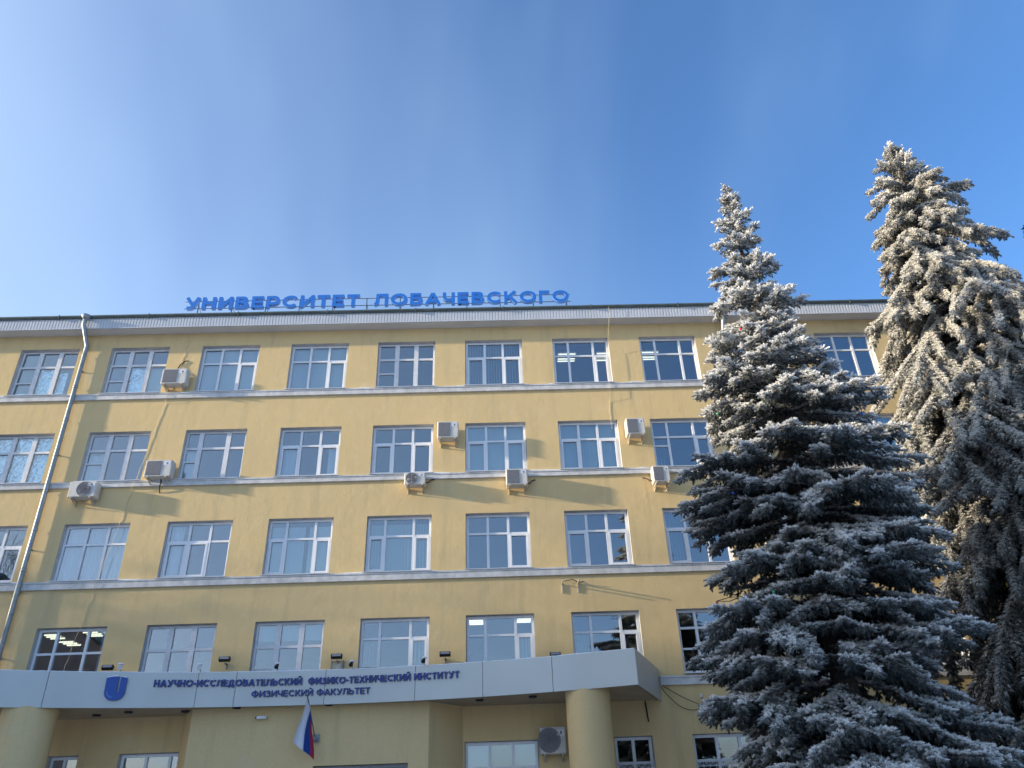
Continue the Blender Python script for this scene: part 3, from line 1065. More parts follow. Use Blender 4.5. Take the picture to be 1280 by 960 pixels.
def glyph(ch, w):
    """centre lines of a geometric bold capital, cap height 1, stroke w: ([(points, closed)], width)"""
    h = w / 2
    b, t, m = h, 1 - h, 0.5
    V = lambda x: ([(x, 0), (x, 1)], False)
    Hs = lambda x0, x1, z: ([(x0, z), (x1, z)], False)
    if ch == 'Н':
        return [V(h), V(0.84 - h), Hs(h, 0.84 - h, m)], 0.84
    if ch in 'ИЙ':
        g_ = [V(h), V(0.88 - h), ([(h * 0.9, 0.10), (0.88 - h * 0.9, 0.90)], False)]
        if ch == 'Й':
            g_.append((arc(0.44, 1.27, 0.15, 0.12, 195, 345, 6), False))
        return g_, 0.88
    if ch == 'У':
        return [([(h * 0.7, 1), (0.44, 0.36)], False), ([(0.86 - h * 0.7, 1), (0.47, 0.22), (0.36, b + 0.01), (0.12, b)], False)], 0.86
    if ch == 'В':
        return [V(h), ([(h, t), (0.44, t)] + arc(0.44, 0.755, 0.20, t - 0.755, 80, -80, 8) + [(h, 0.51)], False),
                ([(0.3, 0.51), (0.48, 0.51)] + arc(0.49, (0.51 + b) / 2, 0.24, (0.51 - b) / 2, 85, -85, 8) + [(h, b)], False)], 0.49 + 0.24 + h
    if ch == 'Е':
        return [V(h), Hs(h, 0.72, t), Hs(h, 0.67, m), Hs(h, 0.74, b)], 0.74
    if ch == 'Р':
        return [V(h), ([(h, t), (0.46, t)] + arc(0.47, (t + 0.36) / 2, 0.25, (t - 0.36) / 2, 85, -85, 9) + [(h, 0.36)], False)], 0.72 + h
    if ch == 'Ь':
        return [V(h), ([(h, 0.60), (0.46, 0.60)] + arc(0.47, (0.60 + b) / 2, 0.25, (0.60 - b) / 2, 85, -85, 9) + [(h, b)], False)], 0.72 + h
    if ch == 'Б':
        return [V(h), Hs(h, 0.70, t), ([(h, 0.58), (0.46, 0.58)] + arc(0.47, (0.58 + b) / 2, 0.25, (0.58 - b) / 2, 85, -85, 9) + [(h, b)], False)], 0.72 + h
    if ch == 'С':
        return [(arc(0.52, m, 0.52 - h, t - m, 42, 318, 18), False)], 0.94
    if ch == 'О':
        return [(arc(0.54, m, 0.54 - h, t - m, 0, 345, 23), True)], 1.08
    if ch == 'Т':
        return [Hs(0, 0.78, t), V(0.39)], 0.78
    if ch == 'Л':
        return [([(0.0, b), (0.08, b + 0.02), (0.16, 0.18), (0.205, 0.5), (0.22, t), (0.88 - h, t), (0.88 - h, 0)], False)], 0.88
    if ch == 'Д':
        return [([(0.15, b), (0.22, 0.3), (0.265, t), (0.80 - h, t), (0.80 - h, b)], False), ([(0.0 + h, -0.17), (h, b), (0.96 - h, b), (0.96 - h, -0.17)], False)], 0.96
    if ch == 'А':
        return [([(h * 0.55, 0), (0.47, 1 - h * 0.2)], False), ([(0.47, 1 - h * 0.2), (0.94 - h * 0.55, 0)], False), Hs(0.20, 0.74, 0.27)], 0.94
    if ch == 'Ч':
        return [V(0.78 - h), ([(h, 1), (h, 0.62)] + arc(0.34, 0.62, 0.34 - h, 0.25, 190, 265, 5) + [(0.78 - h, 0.40)], False)], 0.78
    if ch == 'К':
        return [V(h), ([(0.80 - h * 0.7, 1), (0.17, 0.40)], False), ([(0.34, 0.54), (0.84 - h * 0.7, 0)], False)], 0.84
    if ch == 'Г':
        return [V(h), Hs(h, 0.70, t)], 0.70
    if ch == 'Ф':
        return [([(0.57, -0.06), (0.57, 1.06)], False), (arc(0.57, m, 0.57 - h, 0.43 - h, 0, 345, 23), True)], 1.14
    if ch == 'Х':
        return [([(h * 0.7, 0), (0.86 - h * 0.7, 1)], False), ([(h * 0.7, 1), (0.86 - h * 0.7, 0)], False)], 0.86
    if ch == 'З':
        return [([(0.05, 0.86), (0.18, t)] + arc(0.40, 0.755, 0.20, t - 0.755, 80, -80, 8) + [(0.26, 0.51)], False),
                ([(0.26, 0.512), (0.42, 0.512)] + arc(0.44, (0.51 + b) / 2, 0.23, (0.51 - b) / 2, 80, -85, 8) + [(0.2, b), (0.03, 0.17)], False)], 0.67 + h
    if ch == '-':
        return [Hs(0, 0.34, 0.42)], 0.34
    raise ValueError(ch)


def strip(pts, closed, w):
    """left and right rails of a thick line with mitred corners"""
    n = len(pts)
    A, B = [], []
    for i in range(n):
        p = Vector(pts[i])
        pr = Vector(pts[i - 1]) if (i > 0 or closed) else None
        nx_ = Vector(pts[(i + 1) % n]) if (i < n - 1 or closed) else None
        d1 = (p - pr).normalized() if pr is not None else None
        d2 = (nx_ - p).normalized() if nx_ is not None else None
        if d1 is None:
            d1 = d2
        if d2 is None:
            d2 = d1
        n1, n2 = Vector((-d1.y, d1.x)), Vector((-d2.y, d2.x))
        mm = n1 + n2
        mm = mm.normalized() if mm.length > 1e-6 else n1
        k = min(1.9, 1 / max(0.3, mm.dot(n1)))
        A.append(p + mm * (w / 2) * k)
        B.append(p - mm * (w / 2) * k)
    return A, B


def letters(text, x0, x1, cap, w, gap, space, place, depth, mface, mside, parent, snow=None):
    """lay a line of letters between x0 and x1; place(x) gives origin and frame"""
    items, tot = [], 0.0
    for ch in text:
        if ch == ' ':
            tot += space
            continue
        st, wd = glyph(ch, w)
        items.append((ch, tot, st, wd))
        tot += wd + gap
    tot -= gap
    k = (x1 - x0) / tot
    for ch, off, st, wd in items:
        mid = (off + wd / 2) * k
        O, X, Z, Nn = place(x0 + mid)
        mb = MB()
        side = []
        for si, (pts_, closed) in enumerate(st):
            A, B = strip(pts_, closed, w)
            e = 0.0012 * si
            P = lambda q, dn: tuple(O + X * ((q.x + off) * k - mid) + Z * (q.y * cap) + Nn * dn)
            n = len(A)
            rng_ = range(n if closed else n - 1)
            for q in rng_:
                r = (q + 1) % n
                mb.quad(P(B[q], depth + e), P(B[r], depth + e), P(A[r], depth + e), P(A[q], depth + e))
                side.append(0)
                mb.quad(P(A[q], -e), P(A[r], -e), P(B[r], -e), P(B[q], -e))
                side.append(1)
                mb.quad(P(A[q], depth + e), P(A[r], depth + e), P(A[r], -e), P(A[q], -e))
                mb.quad(P(B[r], depth + e), P(B[q], depth + e), P(B[q], -e), P(B[r], -e))
                side += [1, 1]
            if not closed:
                mb.quad(P(A[0], depth + e), P(A[0], -e), P(B[0], -e), P(B[0], depth + e))
                mb.quad(P(B[-1], depth + e), P(B[-1], -e), P(A[-1], -e), P(A[-1], depth + e))
                side += [1, 1]
        o = mb.build('letter', mface, parent)
        o.data.materials.append(mside)
        o.data.polygons.foreach_set('material_index', side)
        if snow is not None:
            allp = [Vector(((a + (b - a) * f / 4) , (c + (d - c) * f / 4))) for pts_, cl in st for (a, c), (b, d) in zip(pts_, pts_[1:]) for f in range(5)]
            nb = 12
            for kx in range(nb):
                ua, ub = wd * kx / nb, wd * (kx + 1) / nb
                sel = [q.y for q in allp if ua - w / 2 <= q.x <= ub + w / 2]
                if not sel or max(sel) < 0.55 or rnd.random() < 0.12:
                    continue
                zt = min(max(sel) + (w / 2 if max(sel) < 0.99 - w / 2 + 0.001 else 0), 1.32)
                hh = rnd.uniform(0.004, 0.018) / cap
                c8 = [O + X * ((uu + off) * k - mid) + Z * (zz * cap) + Nn * dn for dn in (-0.004, depth + 0.002) for uu, zz in ((ua, zt), (ub, zt), (ub, zt + hh), (ua, zt + hh))]
                i = len(snow.v)
                snow.v += [tuple(q) for q in c8]
                for q in ((0, 1, 2, 3), (7, 6, 5, 4), (3, 2, 6, 7), (0, 3, 7, 4), (1, 5, 6, 2), (0, 4, 5, 1)):
                    snow.f.append(tuple(i + e_ for e_ in q))


SGY = -0.30
sign = thing('roof_sign', 'blue capital letters УНИВЕРСИТЕТ ЛОБАЧЕВСКОГО standing on a steel frame along the roof edge', 'sign', (12.0, SGY, 17.15))
roofplace = lambda zb_: (lambda x: (Vector((x, SGY, zb_)), Vector((1, 0, 0)), Vector((0, 0, 1)), Vector((0, -1, 0))))
letters('УНИВЕРСИТЕТ', 5.37, 11.36, 0.49, 0.215, 0.17, 0.5, roofplace(17.40), 0.13, M['blue'], M['bluelight'], sign)
letters('ЛОБАЧЕВСКОГО', 11.88, 18.66, 0.49, 0.215, 0.17, 0.5, roofplace(17.40), 0.13, M['blue'], M['bluelight'], sign)
for z in (17.50, 17.80):
    MB().box(5.3, 18.72, SGY + 0.012, SGY + 0.034, z, z + 0.022).build('rail', M['steel'], sign)
for k in range(12):
    x = 5.75 + k * 1.165
    mb = MB()
    mb.box(x, x + 0.028, SGY + 0.035, SGY + 0.06, 17.08, 17.84)
    mb.tube([(x + 0.014, SGY + 0.05, 17.7), (x + 0.014, SGY + 0.75, 17.24)], 0.012, 5)
    mb.build('post', M['steel'], sign)

csign = thing('canopy_sign', 'navy letters НАУЧНО-ИССЛЕДОВАТЕЛЬСКИЙ ФИЗИКО-ТЕХНИЧЕСКИЙ ИНСТИТУТ ФИЗИЧЕСКИЙ ФАКУЛЬТЕТ on the canopy front', 'sign', (XC, YC, 4.6))


def canplace(zb_):
    def f(x):
        nrm = fas_n(x)
        return (Vector((x, fas_y(x), zb_)) + nrm * 0.022, Vector((-nrm.y, nrm.x, 0)), Vector((0, 0, 1)), nrm)
    return f


sn = MB()
letters('НАУЧНО-ИССЛЕДОВАТЕЛЬСКИЙ  ФИЗИКО-ТЕХНИЧЕСКИЙ ИНСТИТУТ', 7.36, 14.92, 0.168, 0.225, 0.13, 0.46, canplace(4.885), 0.035, M['navy'], M['navy'], csign, sn)
letters('ФИЗИЧЕСКИЙ ФАКУЛЬТЕТ', 9.70, 12.66, 0.150, 0.185, 0.12, 0.46, canplace(4.620), 0.030, M['navy'], M['navy'], csign)
o = sn.build('snow', M['snow'], csign)
o['kind'] = 'stuff'

# emblem: blue shield with a slot and a rounded U inside
em = thing('emblem', 'blue shield emblem with a U shaped slot, snow on its top edge', 'emblem', (6.52, fas_y(6.52), 4.5))
ew, eh = 0.47, 0.55
outl = []
slot_x, slot_w, slot_d = 0.64, 0.10, 0.50
topz = lambda u: 0.94 + 0.06 * math.sin(math.pi * u)
pts = [(u, topz(u)) for u in (0.0, 0.15, 0.3, 0.45, slot_x - slot_w / 2)]
for k in range(9):
    a = math.pi + math.pi * k / 8
    pts.append((slot_x + slot_w / 2 * math.cos(a), 0.38 + slot_w / 2 * math.sin(a)))
pts += [(u, topz(u)) for u in (slot_x + slot_w / 2, 0.85, 1.0)]
for k in range(1, 12):
    a = math.pi * k / 12
    pts.append((0.5 + 0.5 * math.cos(a) ** 1 if False else 0.5 + 0.5 * math.copysign(abs(math.cos(a)) ** 0.8, math.cos(a)), 0.40 - 0.40 * math.sin(a)))
nE = fas_n(6.52)
oE = Vector((6.52, fas_y(6.52), 4.57)) + nE * 0.02
xE = Vector((-nE.y, nE.x, 0))


def em_prism(poly, d0, d1):
    mb = MB().prism([((u - 0.5) * ew, v * eh) for u, v in poly], 0, 1)
    mb.v = [tuple(oE + xE * x + Vector((0, 0, z)) + nE * (d0 + (d1 - d0) * y)) for x, y, z in mb.v]
    return mb


em_prism(pts, 0.0, 0.05).build('shield', M['emblem'], em)
arc = [(0.28 + 0.26 * math.cos(a) + 0.12, 0.36 + 0.24 * math.sin(a)) for a in [math.pi * (0.98 + 0.55 * k / 8) for k in range(9)]]
arc2 = [(0.28 + 0.235 * math.cos(a) + 0.12, 0.36 + 0.21 * math.sin(a)) for a in [math.pi * (0.98 + 0.55 * k / 8) for k in range(9)]][::-1]
em_prism(arc + arc2, 0.051, 0.056).build('inner_line', M['bluelight'], em)
cap_ = [(u, topz(u) + 0.004) for u in (0.02, 0.2, 0.4, 0.57)] + [(u, topz(u) + 0.045) for u in (0.55, 0.4, 0.2, 0.05)]
cap2 = [(u, topz(u) + 0.004) for u in (0.71, 0.85, 0.98)] + [(u, topz(u) + 0.04) for u in (0.95, 0.85, 0.72)]
em_prism(cap_, 0.0, 0.06).build('snow', M['snow'], em)
em_prism(cap2, 0.0, 0.06).build('snow', M['snow'], em)


# ------------------------------------------------------------------ small fittings
def ac_unit(x0, x1, z0, z1, label, fan='square', pipe=1, fanx=0.36, depth=0.30):
    cx = (x0 + x1) / 2
    t = thing('air_conditioner', label, 'air conditioner', (cx, -0.2, z0), 'air conditioner units on the facade')
    yb, yf = -0.09, -0.09 - depth
    MB().bbox(x0, x1, yf, yb, z0, z1, 0.022).build('casing', M['acwhite'], t)
    w, h = x1 - x0, z1 - z0
    gx0, gx1 = x0 + 0.06 * w, x0 + 0.62 * w
    gcx, gcz, gr = (gx0 + gx1) / 2, (z0 + z1) / 2, 0.42 * h
    if fan == 'round':
        gcx = x0 + fanx * w
        gm = MB().lathe([(0.0, 0.004), (gr, 0.004), (gr + 0.02, 0.016), (gr + 0.03, 0.0)], (gcx, yf, gcz), 32, 'y').build('fan_grille', M['acgrille'], t)
        rb = MB()
        for k in range(1, 6):
            rr = gr * k / 6
            rb.tube([(gcx + rr * math.cos(a), yf - 0.014, gcz + rr * math.sin(a)) for a in [2 * math.pi * q / 24 for q in range(25)]], 0.004, 4)
        for k in range(8):
            a = math.pi * k / 4
            rb.tube([(gcx, yf - 0.018, gcz), (gcx + gr * math.cos(a), yf - 0.018, gcz + gr * math.sin(a))], 0.004, 4)
        rb.build('grille_wire', M['steel'], gm)
    else:
        gm = MB().box(gx0, gx1, yf - 0.012, yf - 0.001, z0 + 0.08 * h, z1 - 0.08 * h).build('fan_grille', M['acgrille'], t)
        rb = MB()
        n_ = 13
        for k in range(n_):
            z = z0 + 0.08 * h + (0.84 * h) * (k + 0.5) / n_
            rb.box(gx0, gx1, yf - 0.020, yf - 0.0121, z - 0.005, z + 0.005)
        rb.build('grille_slat', M['acgrille'], gm)
    MB().box(x0 + 0.68 * w, x1 - 0.06 * w, yf - 0.006, yf - 0.0005, z1 - 0.34 * h, z1 - 0.12 * h).build('badge_panel', M['white'], t)
    MB().box(x0 + 0.79 * w, x0 + 0.86 * w, yf - 0.009, yf - 0.0065, z1 - 0.29 * h, z1 - 0.17 * h).build('badge', M['steel'], t)
    for xb in (x0 + 0.13 * w, x1 - 0.17 * w):
        mb = MB()
        mb.box(xb, xb + 0.04, yf - 0.02, -0.001, z0 - 0.045, z0 - 0.002)
        mb.box(xb + 0.002, xb + 0.038, -0.04, -0.0015, z0 - 0.17, z0 - 0.0455)
        mb.v += [(xb + 0.01, yf + 0.04, z0 - 0.046), (xb + 0.03, yf + 0.04, z0 - 0.046), (xb + 0.03, -0.041, z0 - 0.165), (xb + 0.01, -0.041, z0 - 0.165),
                 (xb + 0.01, yf + 0.08, z0 - 0.046), (xb + 0.03, yf + 0.08, z0 - 0.046), (xb + 0.03, -0.041, z0 - 0.13), (xb + 0.01, -0.041, z0 - 0.13)]
        i = len(mb.v) - 8
        for q in ((0, 1, 2, 3), (7, 6, 5, 4), (0, 3, 7, 4), (1, 5, 6, 2), (0, 4, 5, 1), (3, 2, 6, 7)):
            mb.f.append(tuple(i + e for e in q))
        mb.build('bracket', M['bracket'], t)
    if pipe:
        sx = x1 + 0.01 if pipe > 0 else x0 - 0.01
        s = 1 if pipe > 0 else -1
        if abs(pipe) == 1:
            pp = [(sx - 0.02 * s, yb - 0.1, z0 + 0.12), (sx + 0.06 * s, yb - 0.09, z0 + 0.12), (sx + 0.12 * s, yb + 0.02, z0 + 0.24), (sx + 0.22 * s, -0.03, z0 + 0.30), (sx + 0.25 * s, 0.02, z0 + 0.30)]
        elif abs(pipe) == 2:
            pp = [(cx - 0.1, -0.12, z1 - 0.02), (cx - 0.1, -0.06, z1 + 0.15), (cx - 0.04, -0.03, z1 + 0.36), (cx + 0.10, -0.03, z1 + 0.50), (cx + 0.22, 0.02, z1 + 0.53)]
        else:
            pp = [(cx + 0.05, -0.15, z0 + 0.02), (cx + 0.05, -0.10, z0 - 0.12), (cx + 0.02, -0.10, z0 - 0.22), (cx + 0.03, -0.03, z0 - 0.36), (cx + 0.03, 0.02, z0 - 0.40)]
        MB().tube(pp, 0.017, 7).build('hose', M['cable'], t, True)
    return t


ac_unit(5.10, 5.90, 14.47, 15.04, 'air conditioner with a black hose on top, right of the foil lined top floor window', pipe=2)
ac_unit(5.22, 6.02, 11.20, 11.75, 'air conditioner on the third floor between the two leftmost thick framed windows', pipe=3)
ac_unit(3.08, 3.88, 10.60, 11.10, 'air conditioner with a big round fan, just right of the downpipe', 'round', pipe=0, fanx=0.58)
ac_unit(14.14, 14.80, 12.25, 12.82, 'sunlit air conditioner high between two middle windows of the third floor', pipe=0, depth=0.34)
ac_unit(13.16, 13.80, 10.72, 11.11, 'smallest air conditioner, on the band beside a cut black hose', 'round', pipe=1)
ac_unit(16.26, 16.92, 10.61, 11.13, 'air conditioner on the band under a pale blinded third floor window', pipe=1, depth=0.34)
ac_unit(20.13, 20.72, 12.22, 12.78, 'air conditioner high on the wall left of the window that mirrors the spruce', pipe=0, depth=0.34)
ac_unit(20.77, 21.29, 10.59, 11.11, 'air conditioner on the band closest to the front spruce', pipe=-1, depth=0.34)
ac_unit(16.93, 17.60, 3.19, 3.83, 'air conditioner under the canopy beside the round column', 'round', pipe=0)

# empty bracket left on the wall
eb = thing('empty_bracket', 'empty rusty air conditioner bracket left on the wall under a second floor window', 'bracket', (18.0, 0, 7.5))
for x in (17.78, 18.24):
    mb = MB()
    mb.box(x, x + 0.035, -0.42, -0.001, 7.62, 7.655)
    mb.box(x + 0.001, x + 0.034, -0.035, -0.0015, 7.38, 7.619)
    mb.build('arm', M['bracket'], eb)
MB().tube([(17.86, -0.05, 7.72), (18.1, -0.16, 7.73), (18.28, -0.05, 7.66), (18.42, 0.01, 7.71)], 0.014, 6).build('hose', M['cable'], eb, True)


# floodlights on the wall just above the canopy
def floodlight(x, z, label, box=False):
    t = thing('floodlight', label, 'floodlight', (x, 0, z), 'floodlights above the canopy')
    mb = MB().box(-0.15, 0.15, -0.10, 0.0, -0.05, 0.05)
    mb.xf(Matrix.Translation((x, -0.22, z)) @ Euler((R(-28), 0, 0)).to_matrix().to_4x4())
    mb.build('lamp_head', M['black'], t)
    mb = MB().box(-0.12, 0.12, -0.106, -0.1005, -0.035, 0.035)
    mb.xf(Matrix.Translation((x, -0.22, z)) @ Euler((R(-28), 0, 0)).to_matrix().to_4x4())
    mb.build('lamp_glass', M['lens'], t)
    MB().box(x - 0.02, x + 0.02, -0.2, -0.001, z - 0.09, z - 0.06).box(x - 0.018, x + 0.018, -0.03, -0.0015, z - 0.2, z - 0.0905).build('stem', M['steel'], t)
    if box:
        fr = MB()
        for xx in (x - 0.17, x + 0.15):
            fr.box(xx, xx + 0.02, -0.16, -0.14, z - 0.42, z - 0.05)
            fr.box(xx, xx + 0.02, -0.02, -0.001, z - 0.42, z - 0.05)
        for zz in (z - 0.42, z - 0.10):
            fr.box(x - 0.149, x + 0.149, -0.158, -0.142, zz, zz + 0.02)
        fr.build('cage', M['steel'], t)
        MB().box(x - 0.12, x + 0.12, -0.13, -0.025, z - 0.38, z - 0.14).build('ballast_box', M['bracket'], t)


floodlight(5.36, 5.66, 'black floodlight on the wall directly above the blue emblem')
floodlight(8.47, 5.78, 'black floodlight between the two thick framed windows over the canopy')
floodlight(11.5, 5.76, 'black floodlight with a caged box below it, over the canopy lettering', True)
floodlight(14.45, 5.73, 'black floodlight above the right end of the canopy lettering')
floodlight(17.46, 5.62, 'black floodlight half hidden behind the blank right part of the canopy')


# small sign lamps on the canopy edge
def sign_lamp(x, label, white=False):
    y, nrm = fas_y(x), fas_n(x)
    t = thing('sign_lamp', label, 'lamp', (x, y, ZCT), 'small lamps on the canopy edge')
    a = Vector((x, y + 0.06, ZCT))
    MB().tube([a, a + Vector((0, 0, 0.10)), a + Vector((0, 0, 0.13)) + nrm * 0.10], 0.012, 6).build('arm', M['steel'], t)
    h = a + Vector((0, 0, 0.13)) + nrm * 0.10
    MB().tube([h - nrm * 0.02 + Vector((0, 0, 0.02)), h + nrm * 0.09 - Vector((0, 0, 0.05))], [0.035, 0.055], 12).build('lamp_head', M['white'] if white else M['black'], t)
    s_ = MB().lathe([(0.075, 0.0), (0.07, 0.02), (0.045, 0.04), (0.0, 0.045)], tuple(h + nrm * 0.02 + Vector((0, 0, 0.035))), 10)
    s_.build('snow', M['snow'], t, True)


sign_lamp(6.52, 'small white lamp with snow on the canopy edge above the emblem', True)
sign_lamp(8.36, 'small white lamp on the canopy edge near the start of the lettering', True)
sign_lamp(10.25, 'small black lamp on the canopy edge, third from the emblem')
sign_lamp(12.15, 'small black snow capped lamp on the canopy edge, fourth from the emblem')
sign_lamp(14.02, 'small black lamp on the canopy edge above the last word of the lettering')

# security camera on the vestibule
cc = thing('security_camera', 'small white security camera on the wall left of the flag', 'camera', (10.0, -1.12, 4.2))
MB().box(10.0, 10.05, -1.2, -1.1205, 4.17, 4.22).build('mount', M['white'], cc)
MB().box(9.82, 10.06, -1.28, -1.201, 4.15, 4.21).build('housing', M['white'], cc)
MB().tube([(9.819, -1.24, 4.18), (9.79, -1.24, 4.175)], 0.03, 10).build('lens', M['black'], cc)

# flag with pole
fl = thing('flag', 'white, blue and red flag hanging limp from an angled pole on the entrance wall', 'flag', (11.3, -1.12, 3.6))
pb, pt = Vector((11.30, -1.15, 3.66)), Vector((11.19, -1.95, 4.58))
MB().tube([pb, pt], 0.016, 8).build('pole', M['steel'], fl)
MB().lathe([(0.0, 0.05), (0.02, 0.03), (0.02, 0.0)], tuple(pt), 10).build('finial', M['zinc'], fl)
MB().box(11.22, 11.40, -1.16, -1.1205, 3.58, 3.76).box(11.27, 11.34, -1.26, -1.161, 3.62, 3.70).build('wall_socket', M['zinc'], fl)
pd = (pt - pb)
names = [('white_stripe', M['flagwhite']), ('blue_stripe', M['flagblue']), ('red_stripe', M['flagred'])]
nu, nv = 22, 10
pu, pl_ = pt - pd * 0.03, pt - pd * 0.62


def flag_pt(s, h):
    """s 0..1 runs down the hoist on the pole, h 0..1 along the fly; the limp fly sags straight down in folds"""
    o_ = pu + (pl_ - pu) * s
    L = 1.02
    gath = 0.62 - 0.34 * s
    dx = (-0.42 + 0.62 * s) * h * 0.62
    fold = 0.06 * math.sin(s * 9.5 + 0.6) * h ** 0.7
    drop = L * (h - 0.12 * h * (1 - h)) * (1.0 - 0.16 * s)
    return (o_.x + dx + 0.02 * math.sin(h * 5 + s * 4), o_.y + 0.02 + fold - 0.03 * h + 0.14 * h * (1 - s), o_.z - drop)


for k in range(3):
    mb = MB()
    for i in range(nv):
        for j in range(nu):
            sb = (0, 0.47, 0.76, 1)
            s0, s1 = sb[k] + (sb[k + 1] - sb[k]) * i / nv, sb[k] + (sb[k + 1] - sb[k]) * (i + 1) / nv
            h0, h1 = j / nu, (j + 1) / nu
            mb.quad(flag_pt(s0, h0), flag_pt(s0, h1), flag_pt(s1, h1), flag_pt(s1, h0))
    mb.build(names[k][0], names[k][1], fl, True)

# cables from the canopy to a hook on the wall, and the hook's rod
wb = thing('cable_hook', 'dark rod hook with an insulator on the wall between canopy and front spruce', 'cable hook', (21.38, 0, 4.2))
MB().tube([(21.38, 0.01, 4.45), (21.36, -0.10, 4.42), (21.37, -0.10, 3.95)], 0.017, 6).build('rod', M['steel'], wb)
MB().lathe([(0.02, -0.05), (0.04, -0.03), (0.03, 0.0), (0.04, 0.03), (0.0, 0.05)], (21.33, -0.12, 4.5), 10).build('insulator', M['white'], wb)


def sag(a, b_, s, n=14):
    a, b_ = Vector(a), Vector(b_)
    return [tuple(a.lerp(b_, k / n) + Vector((0, 0, -s * 4 * (k / n) * (1 - k / n)))) for k in range(n + 1)]


cable(sag((20.29, -0.05, 4.83), (21.35, -0.11, 4.25), 0.05), 0.010, M['cable'], 'upper black cable sagging from the canopy end to the wall hook')
cable(sag((20.29, -0.05, 4.76), (21.35, -0.11, 4.22), 0.28), 0.010, M['cable'], 'lower black cable looping from the canopy end to the wall hook')
rodp = MB().tube([(19.82, -0.03, 4.42), (19.86, -0.03, 3.9)], 0.02, 6).build('conduit', M['cable'])
tag(rodp, 'short dark conduit on the wall under the right end of the canopy', 'conduit')


# ------------------------------------------------------------------ spruces
def shoot_template(nn, seed):
    """one frosted shoot along +X, length 1; triangles, each a little bunch of needles"""
    r_ = np.random.default_rng(seed)
    V, A = [], []
    for k in range(nn):
        s = (k + 0.5) / nn * 0.92
        ph = k * 2.39996 + r_.uniform(-.3, .3)
        a = math.radians(r_.uniform(24, 46) * (1 - 0.35 * s))
        d = np.array([math.cos(a), math.sin(a) * math.cos(ph), math.sin(a) * math.sin(ph)])
        t = np.array([0, -math.sin(ph), math.cos(ph)])
        L = 0.46 * r_.uniform(0.8, 1.2) * (1 - 0.35 * s)
        w = 0.22 * r_.uniform(0.8, 1.25)
        b = np.array([s, 0, 0]) + 0.05 * np.array([0, math.cos(ph), math.sin(ph)])
        V += [b + t * w / 2, b - t * w / 2, b + d * L]
        A += [0.30, 0.30, 1.0]
    for k in range(3):
        ph = k * 2.1
        t = np.array([0, math.cos(ph), math.sin(ph)])
        V += [np.array([0.66, 0, 0]) - t * 0.10, np.array([0.66, 0, 0]) + t * 0.10, np.array([1.12, 0, 0])]
        A += [0.7, 0.7, 1.0]
    return np.array(V), np.array(A)


TPL = [shoot_template(15, s) for s in range(4)]


def frames(D, roll):
    """orthonormal frames with first axis D (n,3)"""
    D = D / np.linalg.norm(D, axis=1, keepdims=True)
    ref = np.where(np.abs(D[:, 2:3]) < 0.95, np.array([[0, 0, 1.0]]), np.array([[1.0, 0, 0]]))
    U = np.cross(ref, D)
    U /= np.linalg.norm(U, axis=1, keepdims=True)
    W = np.cross(D, U)
    c, s = np.cos(roll)[:, None], np.sin(roll)[:, None]
    return D, U * c + W * s, -U * s + W * c


